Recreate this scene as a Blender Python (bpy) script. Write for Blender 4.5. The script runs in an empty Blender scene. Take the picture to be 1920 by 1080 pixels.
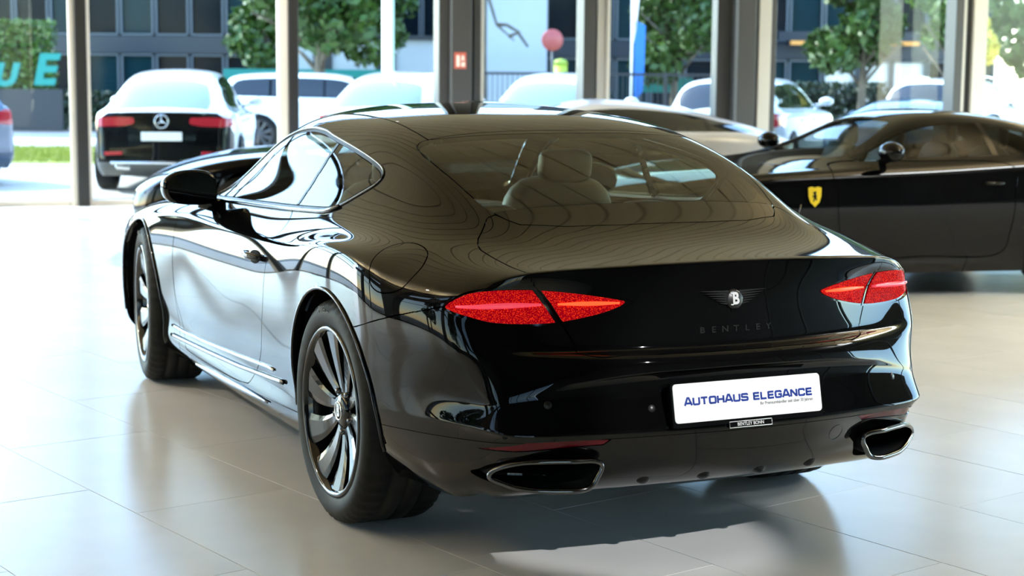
import bpy, bmesh, math, random
import numpy as np
from mathutils import Vector, Matrix
from mathutils.bvhtree import BVHTree
scene = bpy.context.scene
C = scene.collection
random.seed(7)

# ------------------------------------------------------------------ camera, sky, sun, exposure
cam_data = bpy.data.cameras.new('camera')
cam_data.sensor_width = 36.0
cam_data.lens = 58.646
cam = bpy.data.objects.new('camera', cam_data); C.objects.link(cam)
cam.matrix_world = Matrix([[-0.425675, 0.118967, -0.897022, -5.242781], [-0.904834, -0.046343, 0.423236, 2.754298], [0.00878, 0.991816, 0.127372, 1.51152], [0.0, 0.0, 0.0, 1.0]])
cam_data.clip_end = 400
cam_data.dof.use_dof = True
cam_data.dof.focus_distance = 5.3
cam_data.dof.aperture_fstop = 4.0
scene.camera = cam

world = bpy.data.worlds.new('sky'); scene.world = world; world.use_nodes = True
wn = world.node_tree
sky = wn.nodes.new('ShaderNodeTexSky'); sky.sky_type = 'NISHITA'; sky.sun_disc = False
sky.sun_elevation = math.radians(40); sky.sun_rotation = math.radians(45); sky.air_density = 1.0; sky.dust_density = 0.3; sky.ozone_density = 2.0
wn.links.new(sky.outputs['Color'], wn.nodes['Background'].inputs['Color'])
wn.nodes['Background'].inputs['Strength'].default_value = 0.72

sun_data = bpy.data.lights.new('sun', 'SUN'); sun_data.energy = 4.4; sun_data.angle = 0.009; sun_data.color = (1, .94, .85)
sun = bpy.data.objects.new('sun', sun_data); C.objects.link(sun)
SUN_AZ, SUN_EL = math.radians(45), math.radians(40)
sd = Vector((math.cos(SUN_AZ) * math.cos(SUN_EL), math.sin(SUN_AZ) * math.cos(SUN_EL), math.sin(SUN_EL)))
sun.rotation_euler = sd.to_track_quat('Z', 'Y').to_euler()

vs = scene.view_settings
vs.view_transform = 'Standard'; vs.look = 'None'; vs.gamma = 1.0; vs.use_curve_mapping = False
vs.exposure = 1.22
scene.cycles.use_denoising = True
scene.cycles.max_bounces = 10; scene.cycles.transparent_max_bounces = 16
scene.cycles.glossy_bounces = 6; scene.cycles.diffuse_bounces = 4
scene.cycles.caustics_reflective = False; scene.cycles.caustics_refractive = False
scene.cycles.sample_clamp_indirect = 6.0

# ------------------------------------------------------------------ materials
def mat(name, col, rough=.5, metal=0., spec=.5, ior=1.5, coat=0., emit=None, es=0., alpha=1.):
    m = bpy.data.materials.new(name); m.use_nodes = True
    b = m.node_tree.nodes['Principled BSDF']
    b.inputs['Base Color'].default_value = (*col, 1); b.inputs['Roughness'].default_value = rough
    b.inputs['Metallic'].default_value = metal; b.inputs['IOR'].default_value = ior
    b.inputs['Specular IOR Level'].default_value = spec
    if coat: b.inputs['Coat Weight'].default_value = coat; b.inputs['Coat Roughness'].default_value = .02
    if emit: b.inputs['Emission Color'].default_value = (*emit, 1); b.inputs['Emission Strength'].default_value = es
    return m

def noise_col(m, c1, c2, scale=5., detail=4., rough_var=None, coord='Object', bump=0., stretch=None):
    nt = m.node_tree; b = nt.nodes['Principled BSDF']
    tc = nt.nodes.new('ShaderNodeTexCoord'); no = nt.nodes.new('ShaderNodeTexNoise')
    no.inputs['Scale'].default_value = scale; no.inputs['Detail'].default_value = detail
    if stretch:
        mp = nt.nodes.new('ShaderNodeMapping'); mp.inputs['Scale'].default_value = stretch
        nt.links.new(tc.outputs[coord], mp.inputs['Vector']); nt.links.new(mp.outputs['Vector'], no.inputs['Vector'])
    else: nt.links.new(tc.outputs[coord], no.inputs['Vector'])
    r = nt.nodes.new('ShaderNodeValToRGB'); r.color_ramp.elements[0].position = .3; r.color_ramp.elements[1].position = .7
    r.color_ramp.elements[0].color = (*c1, 1); r.color_ramp.elements[1].color = (*c2, 1)
    nt.links.new(no.outputs['Fac'], r.inputs['Fac']); nt.links.new(r.outputs['Color'], b.inputs['Base Color'])
    if bump:
        bp = nt.nodes.new('ShaderNodeBump'); bp.inputs['Strength'].default_value = bump; bp.inputs['Distance'].default_value = .01
        nt.links.new(no.outputs['Fac'], bp.inputs['Height']); nt.links.new(bp.outputs['Normal'], b.inputs['Normal'])
    return m

def glass_mat(name, tint, f0=.06, rough=0.0):
    """thin glazing: Fresnel mirror over a tinted see-through pane"""
    m = bpy.data.materials.new(name); m.use_nodes = True; nt = m.node_tree; nt.nodes.clear()
    out = nt.nodes.new('ShaderNodeOutputMaterial'); mix = nt.nodes.new('ShaderNodeMixShader')
    tr = nt.nodes.new('ShaderNodeBsdfTransparent'); tr.inputs['Color'].default_value = (*tint, 1)
    gl = nt.nodes.new('ShaderNodeBsdfGlossy'); gl.inputs['Roughness'].default_value = rough
    fr = nt.nodes.new('ShaderNodeFresnel')          # same pane from either side: undo the node's inversion on back faces
    ge = nt.nodes.new('ShaderNodeNewGeometry'); mi = nt.nodes.new('ShaderNodeMapRange')
    mi.inputs['To Min'].default_value = f0; mi.inputs['To Max'].default_value = 1 / f0
    nt.links.new(ge.outputs['Backfacing'], mi.inputs['Value']); nt.links.new(mi.outputs['Result'], fr.inputs['IOR'])
    nt.links.new(fr.outputs['Fac'], mix.inputs['Fac']); nt.links.new(tr.outputs['BSDF'], mix.inputs[1])
    nt.links.new(gl.outputs['BSDF'], mix.inputs[2]); nt.links.new(mix.outputs['Shader'], out.inputs['Surface'])
    return m

M = {}
M['paint'] = mat('black_paint', (.0025, .0025, .0027), .02, ior=1.44)
M['gloss_black'] = mat('gloss_black_trim', (.003, .003, .0035), .05, ior=1.5)
M['satin_black'] = mat('satin_black', (.01, .01, .01), .35)
M['matte_black'] = mat('matte_black', (.004, .004, .004), .8, spec=.2)
M['rubber'] = noise_col(mat('tyre_rubber', (.02, .02, .02), .6, spec=.2), (.008, .008, .008), (.014, .014, .014), 40)
M['chrome'] = mat('chrome', (.75, .76, .77), .06, 1.)
M['dark_chrome'] = mat('dark_chrome', (.16, .16, .165), .12, 1.)
M['rim'] = mat('gloss_black_rim', (.010, .010, .011), .09, ior=1.62)
M['lid_letter'] = mat('black_lid_letter', (.012, .012, .012), .22, ior=1.8)
M['silver'] = mat('silver_letter', (.85, .85, .85), .25, .3)
M['plate'] = mat('plate_white', (.92, .93, .92), .4)
M['plate_blue'] = mat('plate_blue', (.003, .03, .26), .4)
M['plate_grey'] = mat('plate_grey', (.12, .12, .13), .5)
M['win_rear'] = glass_mat('rear_glass', (.86, .90, .74), 1.6)
M['win_side'] = glass_mat('side_glass', (.52, .55, .47), 1.6)
M['win_front'] = glass_mat('windscreen_glass', (.88, .93, .88), 1.5)
M['pane_side'] = glass_mat('dimmed_pane_glass', (.46, .47, .45), 1.25)  # tint added to cut the daylight from the side and back panes
M['pane'] = glass_mat('showroom_glass', (.90, .955, .945), 1.25)
M['leather_dark'] = mat('dark_leather', (.03, .028, .024), .5)
M['leather_tan'] = mat('tan_leather', (.30, .25, .17), .55)
M['headliner'] = mat('pale_headliner', (.45, .42, .34), .8)
M['red_reflector'] = mat('red_reflector', (.12, .002, .010), .08, ior=1.45)
M['tyre_mark'] = mat('tyre_lettering', (.035, .035, .035), .6)

def red_lens():
    m = mat('red_lens', (.5, .004, .006), .05, ior=1.5)
    nt = m.node_tree; b = nt.nodes['Principled BSDF']
    tc = nt.nodes.new('ShaderNodeTexCoord'); mp = nt.nodes.new('ShaderNodeMapping')
    mp.inputs['Scale'].default_value = (52, 52, 52); mp.inputs['Rotation'].default_value = (.785, 0, 0)
    vo = nt.nodes.new('ShaderNodeTexVoronoi'); vo.feature = 'F1'; vo.distance = 'MANHATTAN'
    nt.links.new(tc.outputs['Object'], mp.inputs['Vector']); nt.links.new(mp.outputs['Vector'], vo.inputs['Vector'])
    r = nt.nodes.new('ShaderNodeValToRGB')
    r.color_ramp.elements[0].color = (.85, .035, .006, 1); r.color_ramp.elements[1].color = (.20, .0, .004, 1)
    r.color_ramp.elements[0].position = .12; r.color_ramp.elements[1].position = .75
    nt.links.new(vo.outputs['Distance'], r.inputs['Fac']); nt.links.new(r.outputs['Color'], b.inputs['Base Color'])
    nt.links.new(r.outputs['Color'], b.inputs['Emission Color']); b.inputs['Emission Strength'].default_value = .55
    b.inputs['IOR'].default_value = 1.12; b.inputs['Specular IOR Level'].default_value = .1
    bp = nt.nodes.new('ShaderNodeBump'); bp.inputs['Strength'].default_value = .35; bp.inputs['Distance'].default_value = .004
    nt.links.new(vo.outputs['Distance'], bp.inputs['Height']); nt.links.new(bp.outputs['Normal'], b.inputs['Normal'])
    return m
M['lens'] = red_lens()
M['light_bar'] = mat('lamp_light_bar', (.6, .03, .02), .2, emit=(1, .06, .015), es=1.1)
M['light_bar_pink'] = mat('lamp_light_bar_pale', (.55, .08, .12), .15, emit=(.9, .06, .1), es=.35)

# ------------------------------------------------------------------ small helpers
def tag(o, label=None, cat=None, group=None, kind=None):
    if label: o['label'] = label
    if cat: o['category'] = cat
    if group: o['group'] = group
    if kind: o['kind'] = kind
    return o
def empty(name, loc=(0, 0, 0), rz=0., parent=None):
    o = bpy.data.objects.new(name, None); C.objects.link(o); o.location = loc; o.rotation_euler = (0, 0, rz)
    o.empty_display_size = .2
    if parent: o.parent = parent
    return o

class MB:
    """collects primitive shapes into one mesh"""
    def __init__(s): s.v, s.f, s.sm = [], [], []
    def add(s, v, f, smooth=False):
        o = len(s.v); s.v += [tuple(p) for p in v]; s.f += [tuple(i + o for i in q) for q in f]; s.sm += [smooth] * len(f)
    def box(s, c, d, R=None, bev=0.):
        hx, hy, hz = d[0] / 2, d[1] / 2, d[2] / 2
        if bev > 0:
            b = min(bev, hx * .9, hy * .9, hz * .9); P = []
            for z, i in ((-hz, b), (-hz + b, 0), (hz - b, 0), (hz, b)):
                for x, y in ((-hx + i, -hy + b + i * 0), (-hx + b, -hy + i), (hx - b, -hy + i), (hx - i, -hy + b), (hx - i, hy - b), (hx - b, hy - i), (-hx + b, hy - i), (-hx + i, hy - b)):
                    P.append((x, y, z))
            F = [tuple(reversed(range(8))), tuple(range(24, 32))]
            for r in range(3):
                for k in range(8): F.append((r * 8 + k, r * 8 + (k + 1) % 8, r * 8 + 8 + (k + 1) % 8, r * 8 + 8 + k))
        else:
            P = [(x, y, z) for z in (-hz, hz) for x, y in ((-hx, -hy), (hx, -hy), (hx, hy), (-hx, hy))]
            F = [(3, 2, 1, 0), (4, 5, 6, 7), (0, 1, 5, 4), (1, 2, 6, 5), (2, 3, 7, 6), (3, 0, 4, 7)]
        R = R or Matrix.Identity(3); c = Vector(c)
        s.add([c + R @ Vector(p) for p in P], F); return s
    def tube(s, pts, r, n=8, closed=False, flat=None, up=None):
        P = [Vector(p) for p in pts]; m = len(P); V, F = [], []
        rr = r if hasattr(r, '__len__') else [r] * m
        prev = None
        for i, p in enumerate(P):
            a = P[(i - 1) % m] if (closed or i > 0) else p; b = P[(i + 1) % m] if (closed or i < m - 1) else p
            t = (b - a).normalized()
            if prev is None:
                q = Vector(up) if up is not None else (Vector((0, 0, 1)) if abs(t.z) < .9 else Vector((1, 0, 0)))
            else: q = prev
            u = (q - t * q.dot(t)).normalized(); w = t.cross(u); prev = u
            fl = flat or 1.
            for k in range(n):
                an = 2 * math.pi * k / n
                V.append(p + (u * math.cos(an) + w * math.sin(an) * fl) * rr[i])
        for i in range(m if closed else m - 1):
            for k in range(n):
                a, b = i * n + k, i * n + (k + 1) % n; c2 = ((i + 1) % m) * n + (k + 1) % n; d2 = ((i + 1) % m) * n + k
                F.append((a, b, c2, d2))
        if not closed: F += [tuple(reversed(range(n))), tuple(range((m - 1) * n, m * n))]
        s.add(V, F, True); return s
    def lathe(s, prof, n=48, axis='z', c=(0, 0, 0), cap=False):
        V, F = [], []; m = len(prof)
        for k in range(n):
            a = 2 * math.pi * k / n
            for (r, h) in prof:
                p = {'z': (r * math.cos(a), r * math.sin(a), h), 'y': (r * math.sin(a), h, r * math.cos(a)), 'x': (h, r * math.cos(a), r * math.sin(a))}[axis]
                V.append(Vector(p) + Vector(c))
        for k in range(n):
            for i in range(m - 1):
                F.append((k * m + i, ((k + 1) % n) * m + i, ((k + 1) % n) * m + i + 1, k * m + i + 1))
        s.add(V, F, True); return s
    def prism(s, poly, fn0, fn1):
        """closed outline swept between two mappings of its points"""
        n = len(poly); V = [fn0(*p) for p in poly] + [fn1(*p) for p in poly]
        F = [tuple(range(n)), tuple(reversed(range(n, 2 * n)))] + [(k, n + k, n + (k + 1) % n, (k + 1) % n) for k in range(n)]
        s.add(V, F); return s
    def ell(s, c, r, n=16, m=10, R=None):
        V, F = [], []; R = R or Matrix.Identity(3); c = Vector(c)
        for i in range(m + 1):
            t = math.pi * i / m
            for k in range(n):
                a = 2 * math.pi * k / n
                V.append(c + R @ Vector((r[0] * math.sin(t) * math.cos(a), r[1] * math.sin(t) * math.sin(a), r[2] * math.cos(t))))
        for i in range(m):
            for k in range(n): F.append((i * n + k, (i + 1) * n + k, (i + 1) * n + (k + 1) % n, i * n + (k + 1) % n))
        s.add(V, F, True); return s
    def sup(s, c, r, R=None, e=.5, n=20, m=12):
        """rounded cushion (superellipsoid)"""
        p = lambda v: math.copysign(abs(v) ** e, v); V, F = [], []; R = R or Matrix.Identity(3); c = Vector(c)
        for i in range(m + 1):
            t = -math.pi / 2 + math.pi * i / m
            for k in range(n):
                a = 2 * math.pi * k / n
                V.append(c + R @ Vector((r[0] * p(math.cos(t)) * p(math.cos(a)), r[1] * p(math.cos(t)) * p(math.sin(a)), r[2] * p(math.sin(t)))))
        for i in range(m):
            for k in range(n): F.append((i * n + k, i * n + (k + 1) % n, (i + 1) * n + (k + 1) % n, (i + 1) * n + k))
        s.add(V, F, True); return s
    def mesh(s, name):
        me = bpy.data.meshes.new(name); me.from_pydata([tuple(v) for v in s.v], [], s.f)
        me.polygons.foreach_set('use_smooth', s.sm); me.validate(); 
        bm = bmesh.new(); bm.from_mesh(me); bmesh.ops.recalc_face_normals(bm, faces=bm.faces); bm.to_mesh(me); bm.free()
        return me
    def build(s, name, m=None, parent=None, loc=None): return link(name, s.mesh(name), m, parent, loc)

def text_obj(name, txt, size, m, parent, mw, ext=.001, bold=0., sx=1., align='CENTER', spacing=1., shear=0., fit=0.):
    cu = bpy.data.curves.new(name, 'FONT'); cu.body = txt; cu.size = size; cu.extrude = ext; cu.offset = bold
    cu.align_x = align; cu.align_y = 'CENTER'; cu.space_character = spacing; cu.resolution_u = 3; cu.shear = shear
    t = bpy.data.objects.new(name, cu); C.objects.link(t)
    dg = bpy.context.evaluated_depsgraph_get(); dg.update()
    me = bpy.data.meshes.new_from_object(t.evaluated_get(dg))
    bpy.data.objects.remove(t)
    if fit:
        xs = [v.co.x for v in me.vertices]; sx = fit / (max(xs) - min(xs))
    me.materials.clear(); me.transform(Matrix.Diagonal((sx, 1, 1, 1)))
    o = link(name, me, m, parent); o.matrix_local = mw
    return o
def frame(o, xd, zd):
    """matrix whose x runs along xd and whose z points along zd"""
    z = Vector(zd).normalized(); x = Vector(xd); x = (x - z * x.dot(z)).normalized(); y = z.cross(x)
    return Matrix([[x[i], y[i], z[i], o[i]] for i in range(3)] + [[0, 0, 0, 1]])
def dup(root, loc, rz):
    r = root.copy(); C.objects.link(r); r.location = loc; r.rotation_euler = (0, 0, rz)
    for ch in root.children:
        c = ch.copy(); C.objects.link(c); c.parent = r
        for g in ch.children:
            d = g.copy(); C.objects.link(d); d.parent = c
    return r

# ------------------------------------------------------------------ cage engine
def box_cage(top, side, rear, front):
    """half-car cage laid out like the skin of a box. top[i][j], side[i][l], rear[j][l], front[j][l] give 3-D points; i runs nose-ward,
    j from the shoulder to the centre line, l downwards.  Returns verts, quads."""
    nx, nj, nl = len(top), len(top[0]), len(side[0])
    V, idx = [], {}
    def vid(i, j, l):
        k = (i, j, l)
        if k not in idx:
            if l == 0: p = top[i][j]
            elif j == 0: p = side[i][l]
            elif i == 0: p = rear[j][l]
            else: p = front[j][l]
            idx[k] = len(V); V.append(tuple(p))
        return idx[k]
    F = []
    for i in range(nx - 1):
        for j in range(nj - 1):
            F.append((vid(i, j, 0), vid(i, j + 1, 0), vid(i + 1, j + 1, 0), vid(i + 1, j, 0)))
        for l in range(nl - 1):
            F.append((vid(i, 0, l), vid(i + 1, 0, l), vid(i + 1, 0, l + 1), vid(i, 0, l + 1)))
    for j in range(nj - 1):
        for l in range(nl - 1):
            F.append((vid(0, j, l), vid(0, j, l + 1), vid(0, j + 1, l + 1), vid(0, j + 1, l)))
            F.append((vid(nx - 1, j, l), vid(nx - 1, j + 1, l), vid(nx - 1, j + 1, l + 1), vid(nx - 1, j, l + 1)))
    return V, F, idx

def subdivide(V, F, levels, creases=(), fit=0):
    """Catmull-Clark of the cage mirrored about y = 0; returns the half y >= 0 as arrays (verts, normals, quads)."""
    V = [list(map(float, v)) for v in V]
    n = len(V)
    mir, VV = {}, [v[:] for v in V]
    for k, v in enumerate(V):
        if abs(v[1]) < 1e-6: mir[k] = k
        else: mir[k] = len(VV); VV.append([v[0], -v[1], v[2]])
    FF = list(F) + [tuple(reversed([mir[a] for a in f])) for f in F]
    target = np.array(VV); cage = target.copy()
    me = bpy.data.meshes.new('cage_tmp'); me.from_pydata(VV, [], FF)
    if creases:
        cs = {}
        for a, b, w in creases:
            cs[frozenset((a, b))] = w; cs[frozenset((mir[a], mir[b]))] = w
        at = me.attributes.new('crease_edge', 'FLOAT', 'EDGE')
        for e in me.edges:
            w = cs.get(frozenset(e.vertices))
            if w: at.data[e.index].value = w
    ob = bpy.data.objects.new('cage_tmp', me); C.objects.link(ob)
    md = ob.modifiers.new('s', 'SUBSURF'); md.subdivision_type = 'CATMULL_CLARK'
    md.use_limit_surface = True
    def ev(lv):
        md.levels = lv; md.render_levels = lv
        ob.update_tag()
        dg = bpy.context.evaluated_depsgraph_get(); dg.update()
        return ob.evaluated_get(dg).to_mesh()
    for _ in range(fit):
        m = ev(1)
        co = np.empty(len(m.vertices) * 3); m.vertices.foreach_get('co', co)
        co = co.reshape(-1, 3)[:len(VV)]
        cage += 0.8 * (target - co)
        me.vertices.foreach_set('co', cage.ravel()); me.update()
    m = ev(levels)
    nv = len(m.vertices)
    co = np.empty(nv * 3); m.vertices.foreach_get('co', co); co = co.reshape(-1, 3)
    no = np.empty(nv * 3); m.vertices.foreach_get('normal', no); no = no.reshape(-1, 3)
    q = np.array([p.vertices[:] for p in m.polygons])
    bpy.data.objects.remove(ob); bpy.data.meshes.remove(me)
    keep = co[q][:, :, 1].mean(1) > 0
    q = q[keep]
    u, inv = np.unique(q, return_inverse=True)
    return co[u], no[u], inv.reshape(q.shape)

# ------------------------------------------------------------------ triangle soup with cutting
class Skin:
    def __init__(s, V, N, T): s.V, s.N, s.T = V, N, T
    @staticmethod
    def from_quads(V, N, Q):
        # split along the shorter diagonal
        d1 = np.linalg.norm(V[Q[:, 0]] - V[Q[:, 2]], axis=1); d2 = np.linalg.norm(V[Q[:, 1]] - V[Q[:, 3]], axis=1)
        a = Q[d1 <= d2]; b = Q[d1 > d2]
        T = np.concatenate([a[:, [0, 1, 2]], a[:, [0, 2, 3]], b[:, [1, 2, 3]], b[:, [1, 3, 0]]])
        return Skin(V, N, T)
    def keep(s, g):
        """part of the skin where the per-vertex scalar g >= 0, cut along g = 0"""
        V, N, T = s.V, s.N, s.T
        pos = g >= 0
        c = pos[T].sum(1)
        out = [T[c == 3]]
        newV, newN = [V], [N]
        T1, T2 = T[c == 1], T[c == 2]
        def rot(Tm, want):
            k = np.argmax(pos[Tm] == want, axis=1)
            return np.stack([Tm[np.arange(len(Tm)), (k + d) % 3] for d in range(3)], 1)
        E = []
        if len(T1): r1 = rot(T1, True); E += [r1[:, [0, 1]], r1[:, [0, 2]]]
        if len(T2): r2 = rot(T2, False); E += [r2[:, [0, 1]], r2[:, [0, 2]]]
        if E:
            e = np.sort(np.concatenate(E), 1)
            ue, inv = np.unique(e, axis=0, return_inverse=True); inv = inv.ravel()
            ga, gb = g[ue[:, 0]], g[ue[:, 1]]
            t = (ga / (ga - gb))[:, None]
            nv = V[ue[:, 0]] * (1 - t) + V[ue[:, 1]] * t
            nn = N[ue[:, 0]] * (1 - t) + N[ue[:, 1]] * t
            nn /= np.linalg.norm(nn, axis=1)[:, None] + 1e-12
            base = len(V); newV.append(nv); newN.append(nn)
            o = 0
            if len(T1):
                m = len(T1); x, y = base + inv[o:o + m], base + inv[o + m:o + 2 * m]; o += 2 * m
                out.append(np.stack([r1[:, 0], x, y], 1))
            if len(T2):
                m = len(T2); x, y = base + inv[o:o + m], base + inv[o + m:o + 2 * m]
                out.append(np.stack([x, r2[:, 1], r2[:, 2]], 1)); out.append(np.stack([x, r2[:, 2], y], 1))
        return Skin(np.concatenate(newV), np.concatenate(newN), np.concatenate(out)).compact()
    def compact(s):
        if len(s.T) == 0: return Skin(np.zeros((0, 3)), np.zeros((0, 3)), np.zeros((0, 3), int))
        ok = (s.T[:, 0] != s.T[:, 1]) & (s.T[:, 1] != s.T[:, 2]) & (s.T[:, 0] != s.T[:, 2])
        T = s.T[ok]
        u, inv = np.unique(T, return_inverse=True)
        return Skin(s.V[u], s.N[u], inv.reshape(T.shape))
    def split(s, f, gap=0.0):
        g = f(s.V)
        return s.keep(g - gap / 2), s.keep(-g - gap / 2)
    def where(s, mask):
        """whole triangles whose centroid satisfies mask"""
        return Skin(s.V, s.N, s.T[mask(s.V[s.T].mean(1))]).compact()
    def mirrored(s):
        m = np.array([1, -1, 1.0])
        return Skin(s.V * m, s.N * m, s.T[:, ::-1])
    def offset(s, d): return Skin(s.V + s.N * d, s.N, s.T)
    def __add__(s, o):
        return Skin(np.concatenate([s.V, o.V]), np.concatenate([s.N, o.N]), np.concatenate([s.T, o.T + len(s.V)]))
    def rim(s, depth, dirn=None):
        """walls running inwards from every open edge"""
        if len(s.T) == 0: return s
        e = np.concatenate([s.T[:, [0, 1]], s.T[:, [1, 2]], s.T[:, [2, 0]]])
        k = np.sort(e, 1)
        _, i0, cnt = np.unique(k, axis=0, return_index=True, return_counts=True)
        b = e[i0[cnt == 1]]
        b = b[~((np.abs(s.V[b[:, 0], 1]) < 1e-4) & (np.abs(s.V[b[:, 1], 1]) < 1e-4))]
        if len(b) == 0: return s
        a0, a1 = s.V[b[:, 0]], s.V[b[:, 1]]
        n0, n1 = s.N[b[:, 0]], s.N[b[:, 1]]
        in0 = -n0 if dirn is None else np.array(dirn); in1 = -n1 if dirn is None else np.array(dirn)
        t = a1 - a0; w = np.cross(t, n0); w /= np.linalg.norm(w, axis=1)[:, None] + 1e-12
        m = len(b)
        Vn = np.concatenate([a0, a1, a1 + in1 * depth, a0 + in0 * depth])
        Nn = np.concatenate([w] * 4)
        i = np.arange(m); o = len(s.V)
        T = np.concatenate([np.stack([i + m, i, i + 3 * m], 1), np.stack([i + m, i + 3 * m, i + 2 * m], 1)]) + o
        return Skin(np.concatenate([s.V, Vn]), np.concatenate([s.N, Nn]), np.concatenate([s.T, T]))

def link(name, me, mat=None, parent=None, loc=None):
    o = bpy.data.objects.new(name, me); C.objects.link(o)
    if mat is not None:
        for m in (mat if isinstance(mat, (list, tuple)) else [mat]): me.materials.append(m)
    if parent is not None: o.parent = parent
    if loc is not None: o.location = loc
    return o

def skin_obj(name, sk, mat, parent=None):
    if len(sk.T) == 0: return None
    me = bpy.data.meshes.new(name)
    nv, nt = len(sk.V), len(sk.T)
    me.vertices.add(nv); me.vertices.foreach_set('co', sk.V.astype(np.float32).ravel())
    me.loops.add(nt * 3); me.loops.foreach_set('vertex_index', sk.T.astype(np.int32).ravel())
    me.polygons.add(nt); me.polygons.foreach_set('loop_start', np.arange(0, nt * 3, 3, dtype=np.int32))
    me.update(calc_edges=True)
    me.polygons.foreach_set('use_smooth', np.ones(nt, bool))
    me.normals_split_custom_set_from_vertices(sk.N.astype(np.float32))
    me.validate(clean_customdata=False)
    return link(name, me, mat, parent)

def poly_sd(P, poly):
    """signed distance (positive inside) of 2-D points to a closed polygon"""
    A = np.asarray(poly, float); B = np.roll(A, -1, 0)
    d = np.full(len(P), 1e9); ins = np.zeros(len(P), bool)
    for a, b in zip(A, B):
        ab = b - a; t = np.clip(((P - a) @ ab) / max(ab @ ab, 1e-12), 0, 1)
        d = np.minimum(d, np.linalg.norm(P - a - t[:, None] * ab, axis=1))
        c = (a[1] > P[:, 1]) != (b[1] > P[:, 1])
        with np.errstate(divide='ignore', invalid='ignore'):
            xx = (b[0] - a[0]) * (P[:, 1] - a[1]) / (b[1] - a[1]) + a[0]
        ins ^= c & (P[:, 0] < xx)
    return np.where(ins, d, -d)

def catmull(pts, n=8, closed=False):
    P = np.asarray(pts, float); m = len(P); out = []
    for i in range(m if closed else m - 1):
        if closed: a, b, c, d = P[(i - 1) % m], P[i], P[(i + 1) % m], P[(i + 2) % m]
        else: a, b, c, d = P[max(i - 1, 0)], P[i], P[i + 1], P[min(i + 2, m - 1)]
        for t in np.linspace(0, 1, n, endpoint=False):
            out.append(0.5 * (2 * b + (c - a) * t + (2 * a - 5 * b + 4 * c - d) * t * t + (3 * b - a - 3 * c + d) * t ** 3))
    if not closed: out.append(P[-1])
    return np.array(out)

# ------------------------------------------------------------------ the setting
M['tile'] = noise_col(mat('porcelain_tile', (.62, .60, .55), .24, ior=1.5, spec=.5), (.72, .715, .69), (.80, .795, .77), 2.2, 6)
M['grout'] = mat('grey_grout', (.09, .088, .085), .9, spec=.1)
M['ceiling'] = mat('ceiling_slab', (.34, .26, .15), .8)
M['slat'] = noise_col(mat('oak_ceiling_slat', (.45, .33, .2), .55), (.49, .385, .205), (.57, .45, .24), 3, 5, stretch=(.4, 6, 6))
M['steel_grey'] = mat('grey_steel_paint', (.05, .05, .049), .45)
M['steel_dark'] = mat('dark_steel_paint', (.013, .013, .0135), .4)
M['alu'] = mat('cream_aluminium', (.62, .59, .53), .35)
M['gasket'] = mat('black_gasket', (.006, .006, .006), .6)
M['wall'] = noise_col(mat('showroom_plaster', (.28, .26, .23), .8), (.16, .15, .14), (.20, .19, .175), 3)
M['dark_wall'] = mat('dark_wall_panel', (.035, .033, .03), .5)
M['sign_red'] = mat('sign_red', (.55, .12, .08), .5)
M['sign_white'] = mat('sign_white', (.8, .76, .68), .5)
M['lamp_soft'] = mat('fill_dome_glow', (1, 1, 1), .5, emit=(.9, .96, 1), es=1.6)
M['lamp'] = mat('fill_spot_glow', (1, 1, 1), .5, emit=(1, .93, .82), es=14)

WP = Vector((13.8, -.85, 0)); WA = math.radians(-8)
WD = Vector((math.sin(WA), -math.cos(WA), 0)); WN = Vector((math.cos(WA), math.sin(WA), 0))
RW = Matrix([[WD.x, WN.x, 0], [WD.y, WN.y, 0], [0, 0, 1]])          # local x along the facade, y outwards
CEIL = 5.0
SPOT_W = 420.
UP_W = 740.
def facade(t, off, z): return WP + WD * t + WN * off + Vector((0, 0, z))

# floor: porcelain tiles laid in third bond, each its own piece
floor = link('floor', MB().box((2, -5, -.035), (26, 30, .04)).mesh('floor'), M['grout']); tag(floor, kind='structure')
ta = math.radians(12); E1 = Vector((math.cos(ta), math.sin(ta), 0)); E2 = Vector((-math.sin(ta), math.cos(ta), 0))
def tile_mesh():
    bm = bmesh.new(); hx, hy, b, h = .5985, .2985, .0004, .0148
    vs_ = []
    for z, i in ((0, 0), (h - b, 0), (h, b)):
        vs_.append([bm.verts.new((x, y, z)) for x, y in ((-hx + i, -hy + i), (hx - i, -hy + i), (hx - i, hy - i), (-hx + i, hy - i))])
    for r in range(2):
        for k in range(4): bm.faces.new((vs_[r][k], vs_[r][(k + 1) % 4], vs_[r + 1][(k + 1) % 4], vs_[r + 1][k]))
    bm.faces.new(vs_[2])
    me = bpy.data.meshes.new('tile'); bm.to_mesh(me); bm.free(); return me
tme = tile_mesh(); tme.materials.append(M['tile'])
cmi = cam.matrix_world.inverted(); fpx = cam_data.lens / 36 * 1920
cells = []
for k in range(-34, 24):
    for j in range(-16, 18):
        s = .276 + .4 * (k % 3) + 1.2 * j + .6; t = .22 + .6 * k + .3
        p = E1 * s + E2 * t
        if not (-10.2 < p.x < 14.2 and -19 < p.y < 9.2): continue
        if (p - WP).dot(WN) > .5: continue
        q = cmi @ p; dz = -q.z
        vis = dz > .5 and abs(q.x) / dz * fpx < 1010 and -700 < q.y / dz * fpx < 500
        cells.append((0 if vis else 1, dz if vis else (p - cam.matrix_world.translation).length, p))
cells.sort(key=lambda c: (c[0], c[1]))
rest = MB()
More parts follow.
